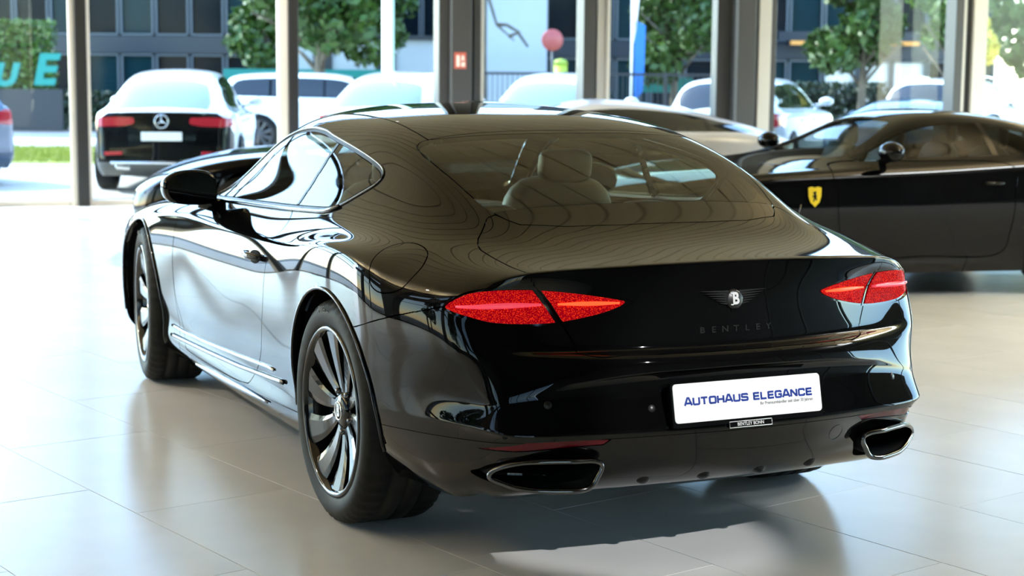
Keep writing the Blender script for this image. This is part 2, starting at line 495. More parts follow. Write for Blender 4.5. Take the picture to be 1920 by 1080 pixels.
for n, (v, dz, p) in enumerate(cells):
    if n < 290:
        o = link('tile', tme, None, floor, (p.x, p.y, -.0148 - .0002 * ((n * 7) % 3))); o.rotation_euler = (0, 0, ta)
    else:
        hx, hy = .5985, .2985
        rest.add([p + E1 * a + E2 * b + Vector((0, 0, z)) for z in (-.0148, 0) for a, b in ((-hx, -hy), (hx, -hy), (hx, hy), (-hx, hy))],
                 [(4, 5, 6, 7), (0, 1, 5, 4), (1, 2, 6, 5), (2, 3, 7, 6), (3, 0, 4, 7)])
tag(rest.build('tiles', M['tile'], floor), kind='stuff')

# ceiling: slab with oak slats below it (seen only in the paintwork)
bulk = MB(); bulk.box((-6.7, -5, CEIL - .35), (8.0, 29, .5)); tag(bulk.build('ceiling_rear', M['dark_wall']), kind='structure')
cb = MB().box((1.0, -5, CEIL + .2), (23.6, 29, .2)); cb.box(facade(2, -1.3, CEIL + .2), (34, 3.0, .19), RW)
ceil = tag(link('ceiling', cb.mesh('ceiling'), M['ceiling']), kind='structure')
sl = MB()
for k in range(-24, 30):
    o_ = E2 * (.52 * k - 5); s1 = ((WP - o_).dot(WN) - .25) / E1.dot(WN); s0 = -4.5
    sl.box(o_ + E1 * ((s0 + s1) / 2) + Vector((0, 0, CEIL + .05)), (s1 - s0, .485, .06), Matrix.Rotation(ta, 3, 'Z'))
tag(sl.build('slats', M['slat'], ceil), kind='stuff')
def fill_spot(x, y, power, col=(1, .95, .88), z=None, k=1., soft=.07, name='fill_spot', label='small recessed spot lamp, unseen, added as fill in the oak slat ceiling', group='added fill spots in the slat ceiling'):
    t = empty(name, (x, y, CEIL if z is None else z))
    tag(t, label, 'lamp', group)
    MB().lathe([(.055 * k, .04), (.055 * k, -.03), (.06 * k + .015, -.035), (.06 * k + .015, -.02), (.06 * k, .04)], 32).build('housing', M['steel_dark'], t)
    MB().lathe([(0, -.018), (.05 * k, -.018), (.05 * k, -.012), (0, -.012)], 32).build('diffuser', M['lamp'] if k < 2 else M['lamp_soft'], t)
    l = bpy.data.lights.new('spot_light', 'SPOT'); l.energy = power; l.spot_size = 2.3; l.spot_blend = .6; l.shadow_soft_size = soft; l.color = col
    o = bpy.data.objects.new('spot_light', l); C.objects.link(o); o.parent = t; o.location = (0, 0, -.06)
for x, y in ((4, 6.8), (7.5, 5.5), (10.5, -2.5), (6.5, -11)): fill_spot(x, y, SPOT_W)  # unseen spots added as fill for the interior
for x, y in ((-2.6, -6.4), (-.6, -6.9)): fill_spot(x, y, 620., (.88, .96, 1), CEIL - (.68 if x < -2 else .06), 11, .55, 'fill_dome', 'added unseen dome lamp brightening the floor by the right glazing', 'added fill domes along the right glazing')  # unseen broad lamps added to lift the floor on the right
tk = tag(empty('plate_fill_spot', (-6.2, -1.2, CEIL - .62)), 'added unseen spotlight behind the camera brightening the number plate', 'lamp')  # unseen spotlight added to whiten the plate
MB().box((0, 0, 0), (.05, .05, .12)).build('bracket', M['steel_dark'], tk)
tl = bpy.data.lights.new('plate_fill_light', 'SPOT'); tl.energy = 900; tl.spot_size = .16; tl.spot_blend = .5; tl.shadow_soft_size = .03
to = bpy.data.objects.new('plate_fill_light', tl); C.objects.link(to); to.parent = tk; to.location = (.06, 0, -.08)
to.rotation_euler = (Vector((-6.14, -1.2, CEIL - .70)) - Vector((-1.07, 0, .55))).to_track_quat('Z', 'Y').to_euler()
hd = MB(); hd.lathe([(0, .10), (.04, .10), (.05, -.06), (.045, -.06), (.035, .06), (0, .06)], 20); h_ = hd.build('housing', M['steel_dark'], tk); h_.location = (.06, 0, -.10); h_.rotation_euler = to.rotation_euler

def uplight(x, y, z, power):  # unseen uplighters added so the slats reflect brighter
    t = empty('fill_uplight', (x, y, z))
    tag(t, 'added unseen uplighter brightening the slat ceiling', 'lamp', 'added fill uplighters on the side beams')
    MB().lathe([(0, -.12), (.05, -.12), (.08, 0), (.07, 0), (.045, -.09), (0, -.09)], 24).build('housing', M['steel_dark'], t)
    l = bpy.data.lights.new('uplight_fill', 'SPOT'); l.energy = power; l.spot_size = 2.6; l.spot_blend = .8; l.shadow_soft_size = .05; l.color = (1, .97, .93)
    o = bpy.data.objects.new('uplight_fill', l); C.objects.link(o); o.parent = t; o.location = (0, 0, .01); o.rotation_euler = (math.pi, 0, 0)
for x in (-1, 3, 7, 11): uplight(x, 8.2, 3.5, UP_W)
for x in (-4, -.5, 2): uplight(x, -7.2, 3.4, UP_W)
for x in (5.5, 9): uplight(x, -13.6, 3.4, UP_W)

# glazed front behind the cars: posts, profiles and panes
def post(n, pieces):
    o = tag(empty('trim_%d' % n, facade(pieces[0][1], 0, 0), WA - math.pi / 2), kind='structure')
    t0 = pieces[0][1]
    for nm, a, b, d0, d1, m in pieces:
        MB().box(((a + b) / 2 - t0, (d0 + d1) / 2, CEIL / 2), (b - a, d1 - d0, CEIL), bev=.006).build(nm, M[m], o)
post(1, [('profile', -.097, -.028, -.09, .06, 'alu'), ('post', -.028, .095, -.14, .10, 'steel_dark'), ('cover_strip', .095, .133, -.05, .05, 'alu')])
post(2, [('profile', 2.237, 2.345, -.10, .06, 'alu'), ('post', 2.345, 2.46, -.14, .10, 'steel_dark')])
post(3, [('flange', 4.109, 4.227, -.20, .06, 'steel_grey'), ('post', 4.227, 4.47, -.34, .02, 'steel_grey'), ('gasket', 4.47, 4.55, -.12, .05, 'gasket'), ('flange', 4.55, 4.642, -.14, .06, 'steel_grey'), ('cover_strip', 4.642, 4.689, -.10, .06, 'alu')])
post(4, [('post', 5.905, 6.057, -.22, .06, 'steel_grey'), ('gasket', 6.057, 6.112, -.10, .05, 'gasket'), ('profile', 6.112, 6.22, -.12, .06, 'alu'), ('cover_strip', 6.222, 6.268, -.16, .05, 'alu')])
post(5, [('flange', 7.698, 7.88, -.12, .06, 'steel_grey'), ('post', 7.88, 8.121, -.34, .02, 'steel_grey'), ('gasket', 8.121, 8.26, -.12, .05, 'gasket'), ('profile', 8.26, 8.43, -.13, .06, 'alu'), ('flange', 8.43, 8.526, -.08, .06, 'steel_grey')])
post(6, [('post', 11.018, 11.137, -.20, .06, 'steel_grey'), ('flange', 11.137, 11.2, -.16, .06, 'alu'), ('gasket', 11.2, 11.312, -.10, .05, 'gasket'), ('cover_strip', 11.312, 11.36, -.15, .05, 'alu'), ('profile', 11.36, 11.537, -.12, .06, 'alu')])
post(7, [('profile', 13.9, 14.0, -.1, .06, 'alu'), ('post', 14.0, 14.15, -.14, .1, 'steel_dark')])
post(8, [('profile', 16.6, 16.7, -.1, .06, 'alu'), ('post', 16.7, 16.85, -.14, .1, 'steel_dark')])
post(9, [('profile', -2.6, -2.5, -.1, .06, 'alu'), ('post', -2.5, -2.38, -.14, .1, 'steel_dark')])
post(10, [('profile', -5.1, -5.0, -.1, .06, 'alu'), ('post', -5.0, -4.88, -.14, .1, 'steel_dark')])
post(11, [('profile', -7.6, -7.5, -.1, .06, 'alu'), ('post', -7.5, -7.38, -.14, .1, 'steel_dark')])
edges = [(-10.3, -7.6), (-7.38, -5.1), (-4.88, -2.6), (-2.38, -.097), (.133, 2.237), (2.46, 4.109), (4.689, 5.905), (6.268, 7.698), (8.526, 11.018), (11.537, 13.9), (14.15, 16.6)]
for n, (a, b) in enumerate(edges):
    o = tag(empty('window_%d' % (n + 1), facade((a + b) / 2, 0, 0), WA - math.pi / 2), kind='structure')
    MB().box((0, 0, CEIL / 2), (b - a, .012, CEIL - .1)).build('pane', M['pane'], o)
    MB().box((0, 0, .03), (b - a, .09, .06)).build('sill', M['alu'], o)
    MB().box((0, 0, CEIL - .06), (b - a, .09, .12)).build('head_rail', M['steel_dark'], o)
    MB().box((0, 0, 3.4), (b - a, .07, .07)).build('transom', M['steel_dark'], o)
    if n < 4:
        for z, h in ((2.75, .13), (4.0, .17)): MB().box((0, -.1, z), (b - a + .1, .22, h)).build('beam', M['steel_dark'], o)

# glazed side on the left and the dark walls behind the camera and to the right
tag(MB().box((-8.4, 9.1, 2.6), (4.4, .2, 5.2)).build('wall_left', M['dark_wall']), kind='structure')
for n in range(2, 10):
    x0 = -11 + 2.4 * n
    o = tag(empty('window_%d' % (n + 20), (x0 + 1.2, 9, 0), 0), kind='structure')
    MB().box((0, 0, CEIL / 2), (2.32, .012, CEIL - .1)).build('pane', M['pane_side'], o)
    MB().box((0, 0, .05), (2.32, .1, .10)).build('sill', M['steel_dark'], o)
    MB().box((0, 0, CEIL - .06), (2.32, .1, .12)).build('head_rail', M['steel_dark'], o)
    MB().box((0, 0, 2.3), (2.32, .06, .05)).build('transom', M['steel_dark'], o)
    MB().box((0, -.12, 3.2), (2.42, .45, .50)).build('beam', M['steel_dark'], o)
    MB().box((0, -.12, 4.55), (2.42, .45, .50)).build('transom', M['steel_dark'], o)
    p = tag(empty('trim_%d' % (n + 20), (x0, 9, 0)), kind='structure')
    big = n % 2 == 1
    MB().box((0, -.10, CEIL / 2), (.55 if big else .10, .55 if big else .16, CEIL), bev=.006).build('post', M['steel_dark'], p)
wb = MB(); wb.box((-10.6, -8.5, 2.6), (.2, 22, 5.2)); wb.box((-10.6, 7.9, 2.6), (.2, 2.2, 5.2)); wb.box((-10.6, 4.7, 4.7), (.2, 4.4, 1.0))
tag(wb.build('wall_back', M['dark_wall']), kind='structure')
o = tag(empty('window_40', (-10.6, 4.7, 0), 0), kind='structure')
MB().box((0, 0, 2.1), (.012, 4.3, 4.2)).build('pane', M['pane_side'], o)
for yy in (-1.4, 0, 1.4): MB().box((0, yy, 2.1), (.1, .07, 4.2)).build('mullion', M['steel_dark'], o)
for zz in (.05, 2.1, 4.15): MB().box((0, 0, zz), (.1, 4.3, .08)).build('rail', M['steel_dark'], o)
def glazed_bay(n, x0, y, w=2.4):
    o = tag(empty('window_%d' % n, (x0 + w / 2, y, 0), 0), kind='structure')
    MB().box((0, 0, CEIL / 2), (w - .08, .012, CEIL - .1)).build('pane', M['pane'], o)
    MB().box((0, 0, .05), (w - .08, .1, .10)).build('sill', M['steel_dark'], o)
    MB().box((0, 0, CEIL - .06), (w - .08, .1, .12)).build('head_rail', M['steel_dark'], o)
    MB().box((0, 0, 2.9), (w - .08, .06, .06)).build('transom', M['steel_dark'], o)
    MB().box((-w / 2, 0, CEIL / 2), (.09, .16, CEIL)).build('post', M['steel_dark'], o)
for n in range(5): glazed_bay(50 + n, -9.2 + 2.4 * n, -7.6)
for n in range(3): glazed_bay(56 + n, 5.0 + 2.4 * n, -14.2)
tag(MB().box((3.6, -10.9, 2.6), (.2, 6.6, 5.2)).build('wall_right', M['wall']), kind='structure')
tag(MB().box((1.6, -5, CEIL + .55), (25, 29, .3)).build('roof', M['steel_grey']), kind='structure')

# small red fire notice on the grey post
fs = tag(empty('fire_sign', facade(4.33, -.342, 1.66), WA - math.pi / 2), 'small square red and white fire notice on the grey steel post', 'sign')
MB().box((0, 0, 0), (.145, .006, .19), bev=.002).build('board', M['sign_red'], fs)
MB().box((-.028, -.004, -.005), (.038, .004, .13)).build('pictogram', M['sign_white'], fs)
MB().box((.034, -.004, -.045), (.045, .004, .05)).build('pictogram', M['sign_white'], fs)
pc = MB(); pc.box((.03, -.004, .035), (.03, .004, .045)); pc.box((.03, -.004, .008), (.05, .004, .012)); pc.build('pictogram', M['sign_white'], fs)

# ------------------------------------------------------------------ outdoors
M['concrete'] = noise_col(mat('pale_paving', (.5, .48, .44), .85), (.38, .365, .33), (.46, .445, .41), 1.5, 5)
M['asphalt'] = noise_col(mat('asphalt', (.06, .062, .068), .8), (.045, .047, .052), (.075, .077, .085), 3, 5)
M['kerb'] = mat('kerb_stone', (.42, .41, .38), .85)
M['grass'] = noise_col(mat('grass_blades', (.25, .33, .05), .7), (.20, .23, .02), (.32, .34, .04), 4)
M['leaf'] = noise_col(mat('leaf', (.06, .16, .02), .5), (.016, .046, .003), (.050, .105, .006), .9, 3)
M['leaf_light'] = noise_col(mat('light_leaf', (.12, .25, .03), .5), (.03, .075, .010), (.095, .155, .018), .9, 3)
M['leaf_yellow'] = noise_col(mat('yellow_leaf', (.65, .5, .05), .5), (.5, .42, .04), (.75, .58, .08), .9, 3)
M['leaf_hedge'] = noise_col(mat('hedge_leaf', (.14, .26, .03), .5), (.05, .105, .012), (.10, .18, .022), 1.5, 3)
M['leaf_dark'] = noise_col(mat('dark_hedge_leaf', (.03, .07, .02), .5), (.008, .02, .006), (.02, .045, .012), 1.5, 3)
M['bark'] = noise_col(mat('bark', (.12, .09, .06), .9), (.07, .055, .04), (.17, .14, .10), 8, 4, stretch=(1, 1, .2))
M['facade_blue'] = mat('blue_grey_panel', (.004, .010, .020), .35)
M['facade_grey'] = mat('grey_panel', (.022, .026, .03), .5)
M['facade_white'] = noise_col(mat('white_render', (.4, .42, .43), .8), (.36, .40, .42), (.42, .45, .46), .4)
M['facade_frame'] = mat('facade_frame', (.07, .085, .10), .4)
M['dark_glass'] = mat('dark_facade_glass', (.004, .008, .012), .1, spec=.15, ior=1.3)
M['teal_glass'] = mat('teal_facade_glass', (.005, .022, .028), .1, spec=.2, ior=1.3)
M['pale_panel'] = mat('pale_wall_panel', (.78, .74, .66), .7)  # plain pale colour of the ground floor panels
M['teal'] = mat('teal_sign', (.0, .20, .17), .5)
M['white_metal'] = mat('white_metal', (.8, .82, .82), .4)
M['iron'] = mat('dark_iron', (.02, .021, .023), .45)
M['flag_blue'] = mat('blue_flag', (.02, .16, .5), .6)
M['flag_white'] = mat('white_flag', (.8, .72, .75), .7)
M['sign_pink'] = mat('red_round_sign', (.42, .08, .07), .4)
M['awning_orange'] = mat('orange_strip', (.7, .28, .05), .5)

tag(MB().box((20, -14, -.22), (46, 90, .3)).build('ground', M['concrete']), kind='structure')
VR = math.radians(-25.3); VX = Vector((math.cos(VR), math.sin(VR), 0)); VY = Vector((-math.sin(VR), math.cos(VR), 0))
RV = Matrix([[VY.x * -1, VX.x, 0], [VY.y * -1, VX.y, 0], [0, 0, 1]])     # local x to the right of the view, y away
def view_pt(r, dpt, z=0.): 
    return Vector((-5.243, 2.754, 0)) + VY * -r + VX * dpt + Vector((0, 0, z))
tag(MB().box((-8, 36, -.20), (40, 50, .3)).build('dark_side_ground', M['asphalt']), kind='structure')  # unseen asphalt added to darken what the paintwork mirrors
tag(MB().box(view_pt(0, 60, -.2), (160, 40, .3), RV).build('street', M['asphalt']), kind='structure')
tag(MB().box(view_pt(0, 39.8, -.08), (120, .3, .2), RV).build('kerb', M['kerb']), kind='structure')
tag(MB().box(view_pt(0, 52.5, -.06), (120, 6, .2), RV).build('sidewalk', M['concrete']), kind='structure')

def leaf_mesh(name, blobs, n, size, seed, box=False):
    rnd = np.random.default_rng(seed); V = []
    w = np.array([b[1][0] * b[1][1] * b[1][2] for b in blobs]) ** .67; w /= w.sum()
    k = rnd.choice(len(blobs), n, p=w)
    cs = np.array([b[0] for b in blobs])[k]; rs = np.array([b[1] for b in blobs])[k]
    if box: u = rnd.uniform(-1, 1, (n, 3))
    else:
        u = rnd.normal(size=(n, 3)); u /= np.linalg.norm(u, axis=1)[:, None]; u *= rnd.uniform(.45, 1., (n, 1)) ** .5
    p = cs + u * rs
    a = rnd.normal(size=(n, 3)); a /= np.linalg.norm(a, axis=1)[:, None]
    b = np.cross(a, rnd.normal(size=(n, 3))); b /= np.linalg.norm(b, axis=1)[:, None]
    nn = np.cross(a, b); s = size * rnd.uniform(.6, 1.2, (n, 1))
    Q = np.stack([p - a * s, p + b * s * .55 + nn * s * .15, p + a * s, p - b * s * .55 + nn * s * .15], 1).reshape(-1, 3)
    me = bpy.data.meshes.new(name); me.vertices.add(4 * n); me.vertices.foreach_set('co', Q.astype(np.float32).ravel())
    me.loops.add(4 * n); me.loops.foreach_set('vertex_index', np.arange(4 * n, dtype=np.int32))
    me.polygons.add(n); me.polygons.foreach_set('loop_start', np.arange(0, 4 * n, 4, dtype=np.int32)); me.update(calc_edges=True)
    return me
def tree(loc, H, R, label, m='leaf', seed=1, trunk_h=None, n=7000, size=.16, low=.35, trunk_r=.14):
    t = tag(empty('street_tree', loc), label, 'tree')
    rnd = random.Random(seed); th = trunk_h or H * .4; k = MB()
    k.tube([(0, 0, 0), (.05, .02, th * .5), (0, .05, th), (.1, 0, H * .75)], [trunk_r, trunk_r * .85, trunk_r * .7, trunk_r * .3], 10)
    for q in range(7):
        a = q * 2.4 + rnd.random(); h0 = th * (.75 + .1 * q)
        k.tube([(0, 0, min(h0, H * .7)), (R * .35 * math.cos(a), R * .35 * math.sin(a), h0 + .5), (R * .7 * math.cos(a), R * .7 * math.sin(a), h0 + .9)], [trunk_r * .45, trunk_r * .3, .02], 6)
    k.build('trunk', M['bark'], t)
    blobs = []
    for q in range(16):
        a = rnd.random() * 6.28; rr = R * rnd.random() ** .5 * .75; z = H * (low + (1 - low) * rnd.random())
        sq = .45 + .55 * math.sin(math.pi * min(.95, max(.15, (z / H - low) / (1 - low) * .8 + .15)))
        blobs.append(((rr * sq * math.cos(a), rr * sq * math.sin(a), z), (R * .5 * sq, R * .5 * sq, R * .42 * sq)))
    tag(link('crown', leaf_mesh('crown', blobs, n, size, seed), M[m], t), kind='stuff')
    return t
def hedge(loc, dims, label, m, seed, R=None, n=5000, size=.09):
    t = tag(empty('clipped_hedge', loc, VR - math.pi / 2), label, 'hedge')
    k = MB(); [k.tube([(x, 0, 0), (x + .05, .03, dims[2] * .8)], .04, 6) for x in np.linspace(-dims[0] * .4, dims[0] * .4, 4)]; k.build('stem', M['bark'], t)
    fo = link('foliage', leaf_mesh('foliage', [((0, 0, dims[2] / 2), (dims[0] / 2, dims[1] / 2, dims[2] / 2))], n, size, seed, True), M[m], t); tag(fo, kind='stuff')

# office building across the street: bands of panels and window bays, every bay its own part
def office(name, r0, r1, dpt, label, bays, seed, pale=()):
    b = tag(empty(name, view_pt(r0, dpt), VR - math.pi / 2), label, 'building')
    L = r1 - r0; H = 9.5
    MB().box((L / 2, 5.2, H / 2), (L, 9.6, H)).build('wall', M['facade_grey'], b)
    for z, h, m in ((2.35, .55, 'facade_blue'), (5.1, .9, 'facade_blue'), (8.2, 1.0, 'facade_blue')):
        MB().box((L / 2, .2, z), (L, .5, h)).build('spandrel_panel', M[m], b)
    w = L / bays; rnd = random.Random(seed)
    for i in range(bays):
        for z0, z1 in ((.15, 2.05), (2.65, 4.6)):
            f = MB()
            x0, x1 = i * w + .03, (i + 1) * w - .03
            f.box(((x0 + x1) / 2, .12, z0 + .03), (x1 - x0, .2, .06)); f.box(((x0 + x1) / 2, .12, z1 - .03), (x1 - x0, .2, .06))
            f.box((x0 + .03, .12, (z0 + z1) / 2), (.06, .2, z1 - z0)); f.box((x1 - .03, .12, (z0 + z1) / 2), (.06, .2, z1 - z0))
            fr = f.build('window', M['facade_frame'], b)
            mm = 'pale_panel' if (i, z0 > 1) in pale else ('teal_glass' if rnd.random() < .3 else 'dark_glass')
            MB().box(((x0 + x1) / 2, .2, (z0 + z1) / 2), (x1 - x0 - .1, .06, z1 - z0 - .1)).build('pane', M[mm], fr)
    return b
office('office_building', -17.5, -7.2, 55, 'blue-grey glazed office building behind the black parked car', 9, 3)
office('office_building', -7.15, -2.4, 60, 'dark glazed office block half hidden by the broad green tree', 5, 5)
office('office_building', 1.0, 16, 56, 'glazed office block with pale ground floor panels and orange strip', 13, 8, pale=((9, False), (10, False), (8, False)))
sb = tag(empty('strip_awning', view_pt(8.5, 55.4), VR - math.pi / 2), 'dark blue sign band with orange strip on the right office block', 'awning')
MB().box((2.4, -.1, 2.82), (4.6, .3, .3)).build('band', M['facade_blue'], sb); MB().box((2.6, -.16, 2.60), (4.2, .3, .13)).build('strip', M['awning_orange'], sb)
wbld = tag(empty('white_building', view_pt(-1.05, 52), VR - math.pi / 2), 'plain white rendered building wall beside the grey steel post', 'building')
MB().box((1.0, 1.4, 3.6), (2.05, 2.8, 7.2)).build('wall', M['facade_white'], wbld); MB().box((1.0, 1.4, 7.3), (2.2, 3.0, .2)).build('roof_edge', M['facade_grey'], wbld)
wb2 = tag(empty('white_kiosk', view_pt(-6.1, 45.5), VR - math.pi / 2), 'low white flat-roofed pavilion behind the white hatchback', 'building')
MB().box((1.9, 2, 1.3), (3.9, 4, 2.2)).build('wall', M['facade_white'], wb2)
MB().box((1.9, 2, 2.45), (4.1, 4.2, .12)).build('roof_edge', M['facade_grey'], wb2)
for x in (.9, 2.6): MB().box((x, -.03, 1.1), (.5, .06, 1.8)).build('door', M['facade_grey'], wb2)

# trees and hedges
T = tree
T(view_pt(-4.6, 40), 6.5, 2.4, 'broad dark green tree with a white mast in front of it', 'leaf', 3, 1.9, 9000, .17, .33, .16)
T(view_pt(4.2, 44), 6.8, 1.9, 'slender green tree between the white profile and the wide grey post', 'leaf', 5, 1.6, 8000, .16, .26, .12)
T(view_pt(8.3, 40), 6.8, 1.5, 'green tree right of the wide grey post', 'leaf', 8, 1.6, 6500, .15, .25, .12)
thin = T(view_pt(9.6, 37), 5.2, 1.0, 'thin street tree turning yellow in front of the office block', 'leaf_light', 11, 1.7, 2600, .12, .42, .09)
T(view_pt(13.0, 39.8), 6.8, 2.0, 'light green tree at the right edge of the picture', 'leaf_light', 14, 1.7, 8000, .16, .28, .14)
T(view_pt(-7.6, 51.5), 5.6, 1.3, 'small dark tree between the office blocks', 'leaf', 17, 1.8, 4000, .15, .3, .1)
T(Vector((6.5, 16.5, -.07)), 6.5, 2.2, 'leafy tree outside the left glazing, seen only in the paintwork', 'leaf_light', 41, 2.0, 5000, .17, .3, .14)
T(Vector((-1.5, 18, -.07)), 6.5, 2.4, 'dark tree outside the left glazing, seen only in the paintwork', 'leaf', 43, 2.0, 5000, .17, .3, .14)
yl = tag(link('yellow_leaves', leaf_mesh('yellow_leaves', [((0, 0, 0), (.30, .30, .42)), ((.25, 0, .5), (.28, .28, .34))], 500, .09, 21), M['leaf_yellow'], thin, (-.55, -.4, 2.15)), kind='stuff'); yl['label'] = 'clump of bright yellow leaves'
br = MB()
for pts in ([(-.0, 0, 5.5), (.1, 0, 3.4), (.3, 0, 2.75), (.75, 0, 2.35)], [(.3, 0, 2.75), (.55, .1, 2.75), (.9, .1, 2.55)], [(.05, 0, 3.5), (.5, 0, 3.55), (.8, .1, 3.8)], [(.6, 0, 2.45), (.85, 0, 2.55), (1.1, .05, 2.2)]):
    br.tube(pts, [.05, .042, .03, .016][:len(pts)], 6)
br.tube([(-.02, .02, 0), (0, 0, 5.5)], [.07, .05], 8)
bt = tag(link('bare_tree', br.mesh('bare_tree'), M['bark'], loc=view_pt(-.78, 43)), 'bare young tree with thin hanging twigs before the white wall', 'tree'); bt.rotation_euler = (0, 0, VR - math.pi / 2)
hedge(view_pt(-14.2, 48), (2.1, 1.0, 2.9), 'tall bright green clipped hedge block at the left edge', 'leaf_hedge', 31)
hedge(view_pt(-12.6, 44), (5.2, .9, .95), 'low dark green hedge along the street at the left', 'leaf_dark', 33)
hedge(view_pt(8.4, 47), (4.0, .9, 1.35), 'dark hedge in front of the office block on the right', 'leaf_dark', 35)
gs = MB(); rg = random.Random(4)
for _ in range(9000):
    x, y = rg.uniform(-10.3, -6.3), rg.uniform(28.5, 34); p = view_pt(x, y, -.07); a = rg.random() * 6.3; h = rg.uniform(.05, .11)
    d = Vector((math.cos(a), math.sin(a), 0)) * .012; l = Vector((rg.uniform(-.03, .03), rg.uniform(-.03, .03), h))
    gs.add([p - d, p + d, p + l], [(0, 1, 2)])
tag(gs.build('grass', M['grass']), 'strip of yellow-green grass beyond the left pane', 'grass', kind='stuff')
tag(MB().box(view_pt(-8.3, 31.2, -.068), (4.2, 6, .02), RV).build('lawn', M['grass']), kind='structure')

# street furniture
fl = tag(empty('white_mast', view_pt(-2.37, 31)), 'thick white mast in front of the broad green tree', 'mast')
MB().lathe([(.0, 0), (.16, 0), (.16, .06), (.085, .08), (.08, 7), (0, 7.02)], 16).build('pole', M['white_metal'], fl)
f2 = tag(empty('lamp_mast', view_pt(-2.2, 30)), 'thin pale green mast right of the thick white mast', 'mast')
MB().lathe([(.0, 0), (.07, 0), (.07, .06), (.045, .08), (.04, 7), (0, 7.02)], 12).build('pole', mat('pale_green_paint', (.5, .62, .45), .4), f2)
fb = tag(empty('beach_flag', view_pt(2.35, 34), VR - math.pi / 2), 'blue and white feather flag on a thin pole', 'flag')
MB().tube([(0, 0, 0), (0, 0, 3.6)], .02, 8).build('pole', M['white_metal'], fb)
MB().prism([(-.02, 3.55), (.2, 3.5), (.1, 2.4), (.0, 1.9)], lambda x, z: (x - .02, -.004, z), lambda x, z: (x - .02, .004, z)).build('cloth', M['flag_white'], fb)
MB().prism([(.05, 2.6), (.27, 2.5), (.25, 1.2), (.06, .95)], lambda x, z: (x, -.004, z), lambda x, z: (x, .004, z)).build('cloth', M['flag_blue'], fb)
rs = tag(empty('round_sign', view_pt(.92, 42), VR - math.pi / 2), 'round red sign board above a yellow-green bin', 'sign')
MB().tube([(0, 0, 0), (0, 0, 2.4)], .03, 8).build('pole', M['facade_frame'], rs); MB().lathe([(0, -.08), (.26, -.08), (.27, -.06), (.26, -.03), (0, -.03)], 32, 'y', (0, 0, 2.35)).build('disc', M['sign_pink'], rs)
bn = tag(empty('street_bin', view_pt(1.12, 41.5)), 'yellow-green bin under the round red sign', 'bin')
MB().lathe([(0, 0), (.14, 0), (.17, 1.75), (0, 1.75)], 20).build('body', mat('lime_plastic', (.42, .52, .06), .5), bn); MB().lathe([(0, 1.75), (.19, 1.75), (.15, 1.85), (0, 1.9)], 20).build('lid', mat('lime_plastic_lid', (.3, .4, .05), .5), bn)
fe = tag(empty('iron_railing', view_pt(-.95, 33.5), VR - math.pi / 2), 'dark iron railing behind the parked cars', 'railing')
for z in (.08, 1.52): MB().box((2.9, 0, z), (6.0, .05, .05)).build('rail', M['iron'], fe)
for i in range(60): MB().box((i * .1, 0, .8), (.014, .02, 1.42)).build('bar', M['iron'], fe)
for i in (0, 20, 40, 60): MB().box((i * .1 - .05, 0, .78), (.06, .06, 1.56)).build('post', M['iron'], fe)
tb = tag(empty('teal_board', view_pt(-6.6, 45), VR - math.pi / 2), 'long narrow teal board behind the white van', 'sign')
MB().box((1, 0, 1.42), (4.4, .06, .32)).build('panel', M['teal'], tb); MB().box((-.9, .05, .7), (.08, .06, 1.4)).build('leg', M['facade_frame'], tb); MB().box((2.9, .05, .7), (.08, .06, 1.4)).build('leg', M['facade_frame'], tb)
tb = tag(empty('teal_board', view_pt(3.35, 45), VR - math.pi / 2), 'teal board at the foot of the slender green tree', 'sign')
MB().box((.6, 0, 1.25), (1.6, .06, .4)).build('panel', M['teal'], tb); MB().box((0, .05, .5), (.08, .06, 1.0)).build('leg', M['facade_frame'], tb); MB().box((1.2, .05, .5), (.08, .06, 1.0)).build('leg', M['facade_frame'], tb)
# teal lettering standing at the left: the legible end of a word
sg = tag(empty('teal_letter_sign', view_pt(-12.2, 40), VR - math.pi / 2), 'large slanted teal letters at the left edge', 'sign')
for tx, x in (('V', -.62), ('U', .05), ('E', .98)):
    text_obj('letter', tx, 1.0 if tx == 'E' else .72, M['teal'], sg, frame((x, 0, 1.48 if tx == 'E' else 1.36), (1, 0, 0), (0, -1, 0)), .04, .035, 1.05, shear=.22)
MB().box((.1, .08, .55), (2.6, .06, 1.0)).build('base', M['facade_blue'], sg)

